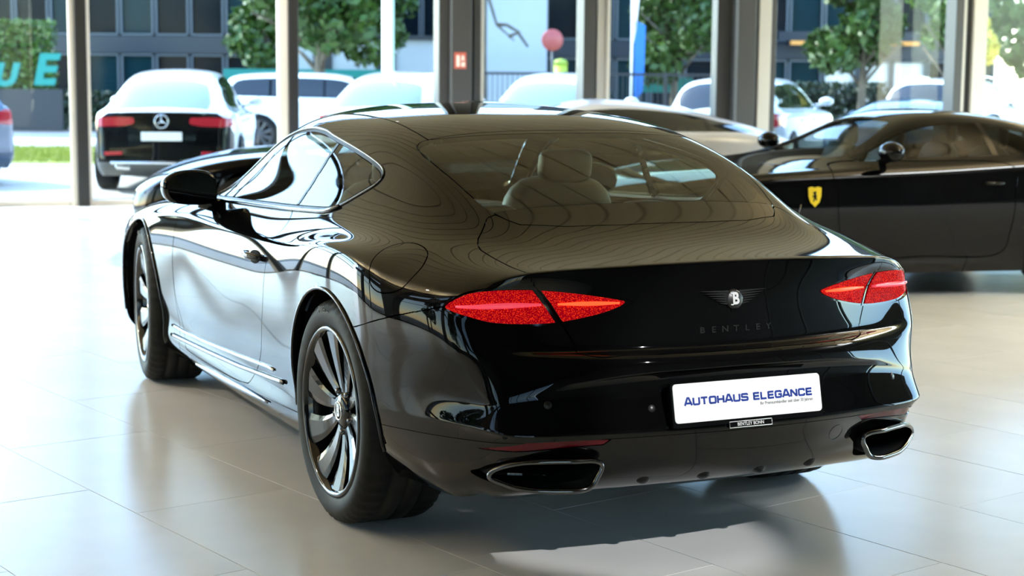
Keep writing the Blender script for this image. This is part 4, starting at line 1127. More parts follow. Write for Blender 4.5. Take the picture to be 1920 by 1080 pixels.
# sill trim: chrome strip and blade below the door
for s in (1, -1):
    t = MB(); t.tube([(p.x, s * p.y, p.z) for p in [on_side(x, np.interp(x, [.69,.77,1.2,1.7,2.1,2.3], [.404,.405,.378,.356,.346,.350]), .004) for x in np.linspace(.70, 2.3, 40)]], [.0055] * 40, 8, flat=.6); t.build('sill_trim', M['chrome'], CAR)
    t = MB(); t.tube([(p.x, s * p.y, p.z) for p in [on_side(x, np.interp(x, [.58,.77,1.2,1.7,2.1,2.3], [.377,.362,.335,.318,.308,.306]), .006) for x in np.linspace(.58, 2.3, 40)]], [.0085] * 40, 8, flat=.7); t.build('sill_trim', M['dark_chrome'], CAR)
    t = MB(); t.tube([(p.x, s * p.y, p.z) for p in [on_side(x, np.interp(x, [.8,1.2,1.6,1.95], [.262,.252,.242,.23]), .006) for x in np.linspace(.80, 1.95, 30)]], [.004 + .013 * math.sin(math.pi * i / 29) for i in range(30)], 8, flat=.6); t.build('sill_blade', M['dark_chrome'], CAR)
    # wing vent
    h1 = [on_side(x, z, .003) for x, z in ((2.30,.455),(2.12,.452),(1.90,.445),(2.02,.425),(2.16,.425))]
    # door handle: bow over a dark dish
    dl, dn = hit((.905, 3, .806), (0, -1, 0))
    h = empty('door_handle', (0, 0, 0), 0, CAR)
    t = MB(); t.ell((.905, s * (dl.y - .004), .806), (.085, .012, .030), 20, 10); t.build('dish', M['matte_black'], h)
    t = MB(); t.tube([(.815, s * (dl.y + .002), .812), (.84, s * (dl.y + .024), .815), (.905, s * (dl.y + .033), .817), (.97, s * (dl.y + .026), .818), (.998, s * (dl.y + .002), .818)], [.010, .013, .014, .013, .010], 10, flat=.8); t.build('bar', M['gloss_black'], h)
    # mirror
    mr = empty('door_mirror', (0, 0, 0), 0, CAR)
    t = MB(); t.tube([(1.80, s * .815, .93), (1.79, s * .86, .942), (1.78, s * .92, .965)], [.036, .032, .036], 12, flat=.6); t.build('stalk', M['gloss_black'], mr)
    t = MB(); c0 = Vector((1.75, s * .962, 1.018)); R0 = Matrix.Rotation(s * .16, 3, 'Z')
    ring = []
    prof = [(-.004, .0), (-.004, 1.0), (.01, 1.035), (.05, 1.0), (.09, .86), (.12, .6), (.135, .25), (.137, .0)]
    out = [(-.112,-.035),(-.10,-.062),(-.04,-.072),(.05,-.066),(.10,-.05),(.122,-.01),(.115,.035),(.07,.066),(.0,.075),(-.07,.066),(-.108,.03)]
    oc = catmull(out, 4, True); no = len(oc); V, F = [], []
    for dx, sc in prof:
        for yy, zz in oc: V.append(c0 + R0 @ Vector((dx, s * yy * max(sc, .001), zz * max(sc, .001))))
    for i in range(len(prof) - 1):
        for k in range(no): F.append((i * no + k, i * no + (k + 1) % no, (i + 1) * no + (k + 1) % no, (i + 1) * no + k))
    t.add(V, F, True); t.build('shell', P, mr)
    t = MB(); V = [c0 + R0 @ Vector((-.006, s * yy * .93, zz * .90)) for yy, zz in oc]; V2 = [v + R0 @ Vector((-.003, 0, 0)) for v in V]
    t.add(V + V2, [tuple(range(no)), tuple(range(no, 2 * no))] + [(k, (k + 1) % no, no + (k + 1) % no, no + k) for k in range(no)]); t.build('mirror_glass', mat('mirror_glass_dark', (.25, .27, .3), .02, 1.), mr)
# lit recess lines of the lid and bumper are panel gaps; parking sensors
for y, z in ((.62, .555), (.313, .535), (-.254, .535), (-.62, .555)):
    l, n = hit((-3, abs(y), z), (1, 0, 0)); t = MB()
    t.lathe([(0, .002), (.010, .002), (.012, .0), (.012, -.006)], 20); o = t.build('parking_sensor', M['satin_black'], CAR)
    o.matrix_local = frame((l.x, y, l.z), (0, 1, 0), (n.x, n.y * (1 if y > 0 else -1), n.z))

# number plate with the dealer's lettering
pl0, pn = hit((-3, .001, .547), (1, 0, 0)); pn = Vector((-.977, 0, .212))
pm = frame(Vector((-1.066, 0, .547)) + pn * .012, (0, -1, 0), pn)
def rrect(w, h, r, n=5):
    return [(sx * (w / 2 - r) + r * math.cos(a), sy * (h / 2 - r) + r * math.sin(a)) for sx, sy, a0 in ((1, 1, 0), (-1, 1, 90), (-1, -1, 180), (1, -1, 270)) for a in [math.radians(a0 + 90 * i / n) for i in range(n + 1)]]
plate = empty('number_plate', (0, 0, 0), 0, CAR); plate.matrix_local = pm
t = MB(); t.prism(rrect(.522, .116, .012), lambda x, y: (x, y, .002), lambda x, y: (x, y, .005)); t.build('plate', M['plate'], plate)
t = MB(); t.prism(rrect(.536, .134, .012), lambda x, y: (x, y - .005, -.014), lambda x, y: (x, y - .005, .0015)); t.build('plate_frame', M['gloss_black'], plate)
# wide square-shouldered capitals drawn as ribbons
W_ = 1.0
GLY = {'A': [[(0, 0), (.42, 1), (.62, 1), (1.04, 0)], [(.2, .30), (.84, .30)]], 'U': [[(.1, 1), (.1, .2), (.2, .09), (.84, .09), (.94, .2), (.94, 1)]],
       'T': [[(0, .91), (.96, .91)], [(.48, .9), (.48, 0)]], 'O': [[(.2, .09), (.86, .09), (.96, .2), (.96, .8), (.86, .91), (.2, .91), (.1, .8), (.1, .2), (.2, .09), (.5, .09)]],
       'H': [[(.1, 1), (.1, 0)], [(.94, 1), (.94, 0)], [(.1, .5), (.94, .5)]], 'S': [[(.92, .74), (.92, .84), (.84, .91), (.18, .91), (.1, .84), (.1, .6), (.18, .52), (.86, .48), (.94, .4), (.94, .17), (.86, .09), (.16, .09), (.08, .17), (.08, .28)]],
       'E': [[(.1, 0), (.1, 1)], [(.1, .91), (.9, .91)], [(.1, .5), (.86, .5)], [(.1, .09), (.92, .09)]], 'L': [[(.1, 1), (.1, .09), (.88, .09)]],
       'G': [[(.92, .7), (.92, .82), (.84, .91), (.2, .91), (.1, .8), (.1, .2), (.2, .09), (.84, .09), (.94, .18), (.94, .48), (.52, .48)]],
       'N': [[(.1, 0), (.1, 1)], [(.12, .96), (.92, .04)], [(.94, 0), (.94, 1)]], 'C': [[(.92, .66), (.92, .82), (.84, .91), (.2, .91), (.1, .8), (.1, .2), (.2, .09), (.84, .09), (.93, .18), (.93, .34)]]}
def ribbon(mb, pts, w, h0, h1, f):
    P_ = [Vector((x, y)) for x, y in pts]; n = len(P_); L_, R_ = [], []
    for i, p in enumerate(P_):
        a = (P_[i] - P_[i - 1]).normalized() if i > 0 else None; b = (P_[i + 1] - P_[i]).normalized() if i < n - 1 else None
        a = a or b; b = b or a; na = Vector((-a.y, a.x)); nb = Vector((-b.y, b.x)); m = (na + nb).normalized(); q = m * (w / 2 / max(.35, m.dot(na)))
        L_.append(p + q); R_.append(p - q)
    V = [f(q.x, q.y, z) for z in (h0, h1) for q in L_ + R_]; F = []
    for i in range(n - 1):
        F += [(i, i + 1, n + i + 1, n + i), (2 * n + i, 3 * n + i, 3 * n + i + 1, 2 * n + i + 1), (i, 2 * n + i, 2 * n + i + 1, i + 1), (n + i, n + i + 1, 3 * n + i + 1, 3 * n + i)]
    F += [(0, n, 3 * n, 2 * n), (n - 1, 3 * n - 1, 4 * n - 1, 2 * n - 1)]
    mb.add(V, F)
adv = [(.0 if ch == ' ' else (1.10 if ch in 'AUTOHSGNC' else 1.0)) + (.62 if ch == ' ' else .10) for ch in 'AUTOHAUS ELEGANCE']; tot = sum(adv); cap = .0222; ux = .457 / tot; cur = 0
for ch, ad in zip('AUTOHAUS ELEGANCE', adv):
    if ch != ' ':
        t = MB()
        for st in GLY[ch]: ribbon(t, st, .275, 0, .0005, lambda x, y, z: (-.2245 + (cur + x) * ux, -.0075 + y * cap, .0051 + z))
        t.build('letter', M['plate_blue'], plate)
    cur += ad
text_obj('lettering', 'Ihr Premiumhändler seit über 30 Jahren', .0135, M['plate_grey'], plate, Matrix.Translation((.134, -.0195, .0052)), .0003, .0002, fit=.19)
t = MB(); t.tube([(x, y, .004) for x, y in ((-.075, -.067), (.075, -.067), (.075, -.085), (-.075, -.085))], .0013, 6, True); t.build('name_strip_edge', M['silver'], plate)
t = MB(); t.prism(rrect(.15, .02, .003), lambda x, y: (x, y - .076, -.004), lambda x, y: (x, y - .076, .003)); t.build('name_strip', M['gloss_black'], plate)
text_obj('lettering', 'BENTLEY BONN', .0145, M['silver'], plate, Matrix.Translation((0, -.076, .0033)), .0003, .0002, .9)

# winged badge
bl, bn = hit((-3, .001, .838), (1, 0, 0)); bm_ = frame(Vector((bl.x, 0, .838)) + bn * .002, (0, -1, 0), bn)
bd = empty('winged_badge', (0, 0, 0), 0, CAR); bd.matrix_local = bm_
t = MB(); t.lathe([(0, .010), (.024, .009), (.029, .006), (.031, 0)], 32); t.build('disc', M['satin_black'], bd)
for s in (1, -1):
    for k in range(6):
        L = .098 - .013 * k; y0 = .024 - .0075 * k
        t = MB(); t.prism([(s * .018, y0 - .004), (s * (.02 + L * .9), y0 - .001 + .003), (s * (.02 + L), y0 + .004), (s * .018, y0 + .003)], lambda x, y: (x, y, 0), lambda x, y: (x, y, .0045)); t.build('feather', M['lid_letter'], bd)
t = MB(); [t.prism([(-.012 + .006 * k, -.024), (-.007 + .006 * k, -.024), (-.008 + .005 * k, -.038), (-.011 + .005 * k, -.038)], lambda x, y: (x, y, 0), lambda x, y: (x, y, .004)) for k in range(4)]; t.build('tail', M['gloss_black'], bd)
text_obj('badge_letter', 'B', .050, M['silver'], bd, Matrix.Translation((.001, .0, .0105)), .0008, .0018, .85)
# serifs of the badge letter
t = MB(); t.box((-.0125, .0170, .0106), (.008, .0036, .0018)); t.box((-.0125, -.0170, .0106), (.008, .0036, .0018)); t.build('badge_letter', M['silver'], bd)
for k, ch in enumerate('BENTLEY'):
    y = .113 - .0395 * k; l, n = hit((-3, abs(y), .749), (1, 0, 0)); n = Vector((n.x, n.y * (1 if y > 0 else -1), n.z))
    text_obj('lid_letter', ch, .026, M['lid_letter'], CAR, frame((l.x, y, .749), (0, -1, 0), n) @ Matrix.Translation((0, 0, .001)), .0012, .0004, 1.25)

# cabin: seats, dash, wheel and headliner seen through the rear glass
def seat(x, y, m, back=.62, hz=.76):
    o = empty('seat', (x, y, .38), 0, CAR)
    MB().sup((.05, 0, .10), (.27, .26, .09)).build('cushion', m, o)
    MB().sup((-.25, 0, .08 + back / 2), (.085, .25, back / 2 + .02), Matrix.Rotation(-.22, 3, 'Y')).build('backrest', m, o)
    MB().sup((-.36, 0, hz), (.045, .115, .07), Matrix.Rotation(-.12, 3, 'Y')).build('headrest', m, o)
seat(1.22, .36, M['leather_dark']); seat(1.22, -.36, M['leather_dark']); seat(.48, .32, M['leather_dark'], .44, .60); seat(.48, -.32, M['leather_dark'], .44, .60)
MB().sup((1.95, 0, .80), (.18, .70, .12), None, .4).build('dashboard', M['leather_dark'], CAR)
t = MB(); t.tube([(1.70 + .05 * math.sin(a), .36 + .175 * math.cos(a), .87 + .175 * math.sin(a)) for a in np.linspace(0, 6.28, 28, False)], .015, 8, True); t.tube([(1.70, .20, .87), (1.74, .36, .86), (1.70, .52, .87)], .018, 8); t.build('steering_wheel', M['leather_dark'], CAR)
MB().box((-.16, 0, .985), (.62, 1.10, .02), bev=.008).build('parcel_shelf', M['leather_dark'], CAR)
MB().box((1.62, 0, 1.22), (.03, .22, .06), bev=.02).build('inner_mirror', M['satin_black'], CAR)
hl = SK.where(lambda c: (c[:, 0] > .35) & (c[:, 0] < 1.38) & (c[:, 1] < .44) & (c[:, 2] > 1.2)).offset(-.04)
skin_obj('headliner', hl + hl.mirrored(), M['headliner'], CAR)
# valance details: fins of the diffuser, tow cover, aerial
for y in (.30, .10, -.10, -.30):
    l, n = hit((-3, abs(y), .315), (1, 0, 0)); t = MB(); t.ell((l.x + .021, y, .318), (.0235, .030, .030), 16, 8); t.build('diffuser_fin', P, CAR)
l, n = hit((-3, .36, .405), (1, 0, 0)); t = MB(); t.lathe([(.026, .0), (.027, .0012), (.028, 0)], 28); o = t.build('tow_cover', M['gloss_black'], CAR); o.matrix_local = frame((l.x, -.36, l.z), (0, 1, 0), (n.x, -n.y, n.z))

# ------------------------------------------------------------------ the other cars: same way of building, coarser skin
def car_cage(keys, zrows, yrows, rear_dx, front_dx, bow=.16):
    top, side = [], []
    for x, ys, zs, zc, yr in keys:
        h = zc - zs; b = bow * max(0, 1 - x / .9) if x < 1 else -.18 * max(0, 1 - (keys[-1][0] - x) / .9)
        j1 = (ys - .09, zs + min(.05, .3 * h)); j3 = (yr + .05, zs + h * .80)
        pts = [(ys, zs), j1, ((j1[0] + j3[0]) / 2 + .02, (j1[1] + j3[1]) / 2), j3, (yr - .08, zs + h * .93), (yr * .45, zs + h * .985), (0, zc)]
        top.append([(x + b * y * y, y, z) for y, z in pts])
        col = [top[-1][0]]
        for l in range(1, 7):
            z = zs + (zrows[l] - zrows[0]) * (zs - zrows[-1]) / (zrows[0] - zrows[-1]); y = ys + yrows[l]
            col.append((x + b * y * y, y, z))
        side.append(col)
    yj = [p[1] for p in top[0]]; rear = []
    for j in range(7):
        if j == 0: rear.append(side[0]); continue
        rear.append([top[0][j]] + [(keys[0][0] + rear_dx[l] + bow * yj[j] ** 2, yj[j], side[0][l][2] + (top[0][j][2] - side[0][0][2]) * max(0, 1 - l / 3)) for l in range(1, 7)])
    side[0] = [(p[0] + rear_dx[l] * .6, p[1], p[2]) for l, p in enumerate(side[0])]; rear[0] = side[0]; top[0][0] = side[0][0]
    yj = [p[1] for p in top[-1]]; front = []
    for j in range(7):
        if j == 0: front.append(side[-1]); continue
        front.append([top[-1][j]] + [(keys[-1][0] + front_dx[l] - .18 * yj[j] ** 2, yj[j], side[-1][l][2] + (top[-1][j][2] - side[-1][0][2]) * max(0, 1 - l / 3)) for l in range(1, 7)])
    V, F, idx = box_cage(top, side, rear, front)
    cr = [(idx[0, j, 0], idx[0, j + 1, 0], .5) for j in range(6)]
    return V, F, cr

M['car_black'] = mat('black_car_paint', (.003, .003, .0035), .04, ior=1.32)
M['car_white'] = mat('white_car_paint', (.80, .83, .85), .12, coat=.5)
M['bumper_grey'] = mat('grey_bumper', (.10, .10, .095), .35)
M['car_silver'] = mat('silver_car_paint', (.62, .66, .72), .3, .25, coat=.5)
M['car_blue'] = mat('blue_car_paint', (.02, .06, .14), .08, ior=1.7)
M['car_glass'] = mat('dark_car_glass', (.006, .008, .009), .03, ior=1.7)
M['car_glass_tint'] = glass_mat('tinted_car_glass', (.30, .33, .31), 1.3)
M['car_glass_sky'] = mat('sky_glare_car_glass', (.35, .38, .40), .06, .8)  # pale metal stands in for bright sky mirrored in the rear glass
M['car_glass_pale'] = glass_mat('pale_car_glass', (.80, .90, .86), 1.35)
M['lamp_red'] = mat('parked_car_lamp', (.30, .008, .02), .1, emit=(.8, .02, .05), es=.08)
M['yellow'] = mat('shield_yellow', (.85, .62, .02), .35)
M['wheel_dark'] = mat('dark_alloy', (.03, .03, .032), .2, ior=1.8)
M['wheel_alu'] = mat('alloy', (.45, .46, .48), .25, .8)

def wheel_simple(parent, loc, rz, R, w, m, spokes=10):
    o = empty('wheel', loc, rz, parent); h = w / 2; rin = R * .74
    link('tyre', tyre_mesh('tyre', R, rin, w, 48, False), M['rubber'], o)
    MB().lathe([(rin + .008, h - .012), (rin, h), (rin - .02, h - .03), (rin - .03, -h + .02), (rin + .006, -h + .004)], 40, 'y').build('rim', M[m], o)
    MB().lathe([(0, h - .12), (rin - .03, h - .12), (rin - .03, h - .13), (0, h - .13)], 32, 'y').build('brake_disc', M['matte_black'], o)
    V, F = spoke_shape(.03, rin - .005, .035, .07, .0, h - .03, h - .008, .025, 3)
    sb = MB(); sb.add(V, F); me = sb.mesh('spoke'); me.materials.append(M[m])
    for k in range(spokes):
        s = link('spoke', me, None, o); s.rotation_euler = (0, 2 * math.pi * k / spokes, 0)
    MB().lathe([(0, h - .018), (.05, h - .02), (.055, h - .06), (0, h - .06)], 24, 'y').build('hub', M[m], o)

def make_car(name, label, loc, heading, spec, paint, roof=None, glass='car_glass', rear_glass=None, wheel='wheel_dark', level=2, lamp=None, extras=None, group=None, cat='car', tailgate=False, side_glass='car_glass'):
    keys, zr, yr_, rdx, fdx = spec['keys'], spec['zr'], spec['yr'], spec['rdx'], spec['fdx']
    V, F, cr = car_cage(keys, zr, yr_, rdx, fdx)
    v, n, q = subdivide(V, F, level, cr, fit=1)
    S = Skin.from_quads(v, n, q); bv = BVHTree.FromPolygons([Vector(p) for p in v], [tuple(map(int, f)) for f in q])
    root = tag(empty(name, loc, heading), label, cat, group)
    for cx in spec['axles']:
        d = np.hypot(S.V[:, 0] - cx, S.V[:, 2] - spec['wr']) - spec['wr'] - .035
        S = S.keep(np.where((S.V[:, 1] > .5) & (S.V[:, 2] < .95), d, 1.))
    g = np.where(S.V[:, 1] > .38, poly_sd(S.V[:, [0, 2]], spec['dlo']), -1.); g = np.where(S.V[:, 2] > spec['belt'] - .02, g, -1)
    sw_, S = S.keep(g), S.keep(-g)
    def pl(S, poly): return np.where(S.V[:, 2] > spec['belt'] - .03, poly_sd(S.V[:, :2], np.array(poly)), -1.)
    g = pl(S, spec['rear_win']); rw, S = S.keep(g), S.keep(-g)
    g = pl(S, spec['front_win']); fw, S = S.keep(g), S.keep(-g)
    lens = []
    if 'lamp' in spec:
        g = np.where((S.V[:, 0] < .35) & (S.V[:, 2] < spec['belt'] + .1), poly_sd(S.V[:, [1, 2]], np.array(spec['lamp'])), -1.)
        lm, S = S.keep(g), S.keep(-g)
    if tailgate:
        g = np.where((S.V[:, 0] < .45) & (S.V[:, 2] < spec['belt'] + .02), poly_sd(S.V[:, [1, 2]], np.array([(-.5, .44), (.9, .40), (.93, .70), (.86, .86), (.80, .97), (.70, 1.04), (-.5, 1.08)])), -1.)
        tg, S = S.keep(g), S.keep(-g); skin_obj('tailgate', tg + tg.mirrored(), M['car_black'], root)
    if tailgate:
        g = np.where(S.V[:, 0] < .7, .46 - S.V[:, 2], -1.); lb, S = S.keep(g), S.keep(-g); skin_obj('rear_bumper', lb + lb.mirrored(), M['bumper_grey'], root)
    if roof:
        g = np.where((S.V[:, 0] > spec['roof_x'][0]) & (S.V[:, 0] < spec['roof_x'][1]), S.V[:, 2] - spec['roof_z'], -1.)
        rf, S = S.keep(g), S.keep(-g); skin_obj('roof', rf + rf.mirrored(), M[roof], root)
    for x0, x1 in spec.get('doors', []):
        zt, zb = spec['belt'] - .01, spec['wr'] - .06
        g = np.where((S.V[:, 1] > .5) & (S.V[:, 2] < spec['belt'] + .04), poly_sd(S.V[:, [0, 2]], catmull([(x0 + .04, zt), (x0, zt - .2), (x0 + .02, zb + .18), (x0 + .12, zb), ((x0 + x1) / 2, zb), (x1 - .1, zb), (x1, zb + .2), (x1 + .02, zt - .2), (x1, zt), ((x0 + x1) / 2, zt + .02)], 6, True)), -1.)
        dr, S = S.keep(g - .003), S.keep(-g - .003); dr = dr.rim(.02)
        skin_obj('door', dr, M[paint], root); skin_obj('door', dr.mirrored(), M[paint], root)
        for k in (1, -1):
            l, nn, _, _ = bv.ray_cast(Vector((x0 + .16, 4, zt - .13)), Vector((0, -1, 0)))
            MB().tube([(x0 + .08, k * (l.y - .004), zt - .13), (x0 + .11, k * (l.y + .02), zt - .13), (x0 + .22, k * (l.y + .02), zt - .13), (x0 + .25, k * (l.y - .004), zt - .13)], .012, 8).build('door_handle', M[paint], root)
    S = S.rim(.02); skin_obj('body', S + S.mirrored(), M[paint], root)
    for k in (0, 1):
        f = (lambda s: s.mirrored()) if k else (lambda s: s)
        for bx in [-9] + spec.get('posts', []):
            pass
        xs = [-9] + spec.get('posts', []) + [99]
        for a, b in zip(xs[:-1], xs[1:]):
            w = sw_.keep(sw_.V[:, 0] - a - .02); w = w.keep(b - .02 - w.V[:, 0]) if len(w.T) else w
            if len(w.T): skin_obj('side_window', f(w), M[side_glass], root)
        for bx in spec.get('posts', []):
            w = sw_.keep(.024 - np.abs(sw_.V[:, 0] - bx)); skin_obj('window_post', f(w), M['gloss_black'], root)
        if 'lamp' in spec: skin_obj('tail_lamp', f(lm.offset(.003)), M['lamp_red'], root)
        for cx in spec['axles']: wheel_simple(root, (cx, (-1 if k else 1) * (spec['hw'] - .125), spec['wr']), math.pi if k else 0, spec['wr'], .25, wheel)
        # mirrors
        mx, mz = spec['mirror']; s = -1 if k else 1; y0 = spec['hw'] - .10
        t = MB(); t.tube([(mx, s * (y0 - .06), mz - .04), (mx, s * (y0 + .06), mz - .02)], .025, 8); t.ell((mx + .03, s * (y0 + .13), mz + .03), (.08, .12, .07), 14, 8); t.build('door_mirror', M[paint], root)
    skin_obj('rear_window', rw + rw.mirrored(), M[rear_glass or glass], root); skin_obj('windscreen', fw + fw.mirrored(), M[glass], root)
    ub = MB(); L = keys[-1][0]; ub.box((L / 2, 0, .32), (L * .86, 1.1, .2)); ub.box((L / 2, 0, .40), (abs(spec['axles'][1] - spec['axles'][0]) - .85, spec['hw'] * 1.86, .2)); ub.build('underbody', M['matte_black'], root)
    cabm = MB()
    for x in ((keys[-1][0] * .52), keys[-1][0] * .34):
        for y in (.36, -.36): cabm = MB(); cabm.sup((x - .2, y, spec['belt'] - .22), (.08, .23, .32), Matrix.Rotation(-.2, 3, 'Y'), .5, 12, 8); cabm.sup((x - .29, y, spec['belt'] + .16), (.05, .13, .09), None, .5, 12, 8); cabm.build('seat', M['leather_dark'], root)
    MB().box((keys[-1][0] * .655, 0, spec['belt'] - .12), (.3, 1.3, .2), bev=.05).build('dashboard', M['leather_dark'], root)
    def place(name, mesh_builder, m, y, z, rear=True, lift=.004, x=None):
        if rear: l, nn, _, _ = bv.ray_cast(Vector((-3, max(abs(y), .001), z)), Vector((1, 0, 0))); nn = -nn if nn.x > 0 else nn; xd = (0, -1, 0)
        else: l, nn, _, _ = bv.ray_cast(Vector((x, 4, z)), Vector((0, -1, 0))); nn = -nn if nn.y < 0 else nn; xd = (-1, 0, 0)
        yy = y if rear else l.y
        nv = Vector((nn.x, nn.y * (-1 if y < 0 else 1), nn.z)); o = mesh_builder.build(name, M[m], root)
        o.matrix_local = frame(Vector((l.x, yy, l.z)) + nv * lift, xd, nv); return o
    if extras: extras(root, place)
    return root

coupe = dict(
    keys=[(0,.78,.86,.90,.5),(.25,.87,.91,.97,.5),(.6,.925,.94,1.08,.5),(1.0,.945,.95,1.19,.5),(1.4,.93,.93,1.262,.5),(1.8,.915,.91,1.285,.5),(2.1,.91,.895,1.242,.52),(2.4,.915,.885,1.09,.54),(2.78,.92,.875,.95,.56),(3.2,.935,.86,.905,.56),(3.7,.945,.83,.875,.55),(4.1,.92,.765,.815,.5),(4.42,.82,.67,.71,.42),(4.6,.66,.55,.59,.34)],
    zr=[.9,.82,.68,.54,.40,.27,.17], yr=[0,.022,.035,.03,.015,.005,-.05], rdx=[0,.01,-.02,-.04,-.06,-.01,.12], fdx=[0,.04,.06,.06,.05,.02,-.1],
    axles=(.98,3.68), wr=.35, hw=.98, belt=.93, mirror=(2.42,.98), posts=[1.55], doors=[(1.46, 2.78)],
    dlo=catmull([(.84,1.035),(1.0,1.0),(1.6,.975),(2.2,.958),(2.62,.945),(2.42,1.02),(2.12,1.145),(1.8,1.195),(1.35,1.17)], 5, True),
    rear_win=[(.40,-.2),(.40,.28),(.46,.38),(1.1,.40),(1.22,.3),(1.22,-.2)], front_win=[(2.14,-.2),(2.14,.40),(2.32,.50),(2.62,.64),(2.72,.60),(2.82,.3),(2.86,0),(2.86,-.2)])
fastback = dict(coupe)
fastback['keys'] = [(0,.78,.84,.875,.5),(.25,.87,.89,.96,.5),(.6,.925,.92,1.06,.5),(1.0,.945,.93,1.15,.5),(1.4,.93,.92,1.222,.5),(1.8,.915,.905,1.258,.5),(2.2,.91,.895,1.252,.52),(2.6,.915,.885,1.12,.54),(3.0,.92,.875,.96,.56)] + coupe['keys'][9:]
fastback['dlo'] = catmull([(.38,.965),(.8,.962),(1.6,.96),(2.3,.95),(2.8,.94),(2.6,1.03),(2.3,1.13),(1.8,1.175),(1.2,1.135),(.75,1.045)], 5, True)
fastback['front_win'] = [(2.34,-.2),(2.34,.40),(2.52,.50),(2.82,.64),(2.92,.60),(3.02,.3),(3.06,0),(3.06,-.2)]
fastback['mirror'] = (2.62, .98); fastback['posts'] = [.95]
suv_coupe = dict(
    keys=[(0,.80,1.0,1.05,.5),(.22,.86,1.03,1.19,.5),(.6,.895,1.04,1.38,.53),(1.2,.91,1.03,1.545,.56),(2.0,.915,1.02,1.605,.58),(2.7,.91,1.0,1.57,.58),(3.15,.91,.99,1.30,.6),(3.55,.915,.98,1.06,.6),(4.1,.90,.93,1.0,.55),(4.5,.80,.80,.88,.42),(4.68,.64,.65,.72,.34)],
    zr=[1.03,.95,.80,.62,.46,.32,.22], yr=[0,.02,.03,.03,.025,.015,-.04], rdx=[0,-.02,-.05,-.06,-.10,-.06,.1], fdx=[0,.04,.06,.06,.05,.02,-.1],
    axles=(.95,3.83), wr=.37, hw=.965, belt=1.05, mirror=(3.05,1.12), posts=[1.35,2.35], doors=[(1.38, 2.33), (2.37, 3.3)],
    dlo=catmull([(.75,1.15),(1.1,1.10),(2.0,1.085),(2.8,1.07),(3.2,1.06),(2.95,1.24),(2.65,1.46),(2.0,1.51),(1.3,1.45),(.95,1.31)], 5, True),
    rear_win=[(.09,-.2),(.09,.3),(.12,.58),(.3,.60),(.8,.52),(.86,.3),(.86,-.2)], front_win=[(2.78,-.2),(2.78,.46),(3.0,.56),(3.35,.66),(3.48,.5),(3.52,-.2)],
    lamp=[(.34,.90),(.36,.98),(.60,.985),(.96,.97),(.99,.90),(.80,.86),(.50,.87)], roof_x=(.5, 3.4), roof_z=1.2)
suv_tall = dict(
    keys=[(0,.83,1.03,1.06,.6),(.10,.86,1.05,1.22,.6),(.26,.885,1.06,1.44,.6),(.55,.905,1.05,1.535,.6),(1.3,.915,1.04,1.57,.61),(2.0,.915,1.03,1.57,.61),(2.7,.91,1.01,1.51,.6),(3.1,.91,1.0,1.29,.61),(3.5,.915,1.0,1.10,.62),(4.05,.90,.95,1.03,.55),(4.45,.80,.84,.92,.42),(4.62,.64,.7,.76,.34)],
    zr=[1.05,.97,.82,.64,.48,.34,.22], yr=[0,.02,.03,.03,.025,.015,-.04], rdx=[0,-.02,-.04,-.05,-.09,-.06,.1], fdx=[0,.04,.06,.06,.05,.02,-.1],
    axles=(.92,3.72), wr=.37, hw=.965, belt=1.055, mirror=(3.0,1.15), posts=[1.15,2.2], doors=[(1.35, 2.18), (2.22, 3.2)],
    dlo=catmull([(.42,1.14),(.9,1.10),(2.0,1.085),(2.8,1.07),(3.15,1.06),(2.9,1.24),(2.6,1.41),(2.0,1.46),(1.1,1.455),(.5,1.40)], 5, True),
    rear_win=[(.03,-.2),(.03,.4),(.10,.62),(.20,.66),(.26,.62),(.33,.4),(.34,-.2)], front_win=[(2.72,-.2),(2.72,.5),(2.95,.58),(3.3,.66),(3.42,.5),(3.46,-.2)],
    lamp=[(.58,.84),(.60,1.0),(.74,1.04),(.96,1.02),(.99,.88),(.8,.82)], roof_x=(.2, 3.4), roof_z=1.25)

def rear_kit(plate_txt=None, star=False, chrome=True, red_bar=None):
    def f(root, place):
        place('number_plate', MB().box((0, 0, 0), (.52, .115, .012), bev=.004), 'plate', 0, .74)
        if star:
            t = MB(); t.tube([(.085 * math.cos(a), .085 * math.sin(a), .008) for a in np.linspace(0, 6.283, 32, False)], .009, 6, True)
            for k in range(3):
                a = math.pi / 2 + k * 2.0944; t.tube([(0, 0, .01), (.08 * math.cos(a), .08 * math.sin(a), .008)], [.018, .004], 4)
            place('star_badge', t, 'chrome', 0, .93)
        if chrome: place('chrome_strip', MB().box((0, 0, 0), (1.3, .035, .03), bev=.01), 'chrome', 0, .40, lift=.0)
        for y in (.62, -.62): place('reflector', MB().box((0, 0, 0), (.24, .045, .012), bev=.004), 'lamp_red', y, .52)
        for y in (.5, -.5): place('exhaust_trim', MB().box((0, 0, 0), (.2, .07, .03), bev=.015), 'chrome', y, .34)
        for s in (1, -1): MB().tube([(.7, s * .62, 1.50), (1.0, s * .63, 1.585), (1.8, s * .63, 1.60), (2.5, s * .62, 1.565), (2.7, s * .62, 1.49)], .018, 8).build('roof_rail', M['chrome'], root) if chrome == 'rails' else None
    return f
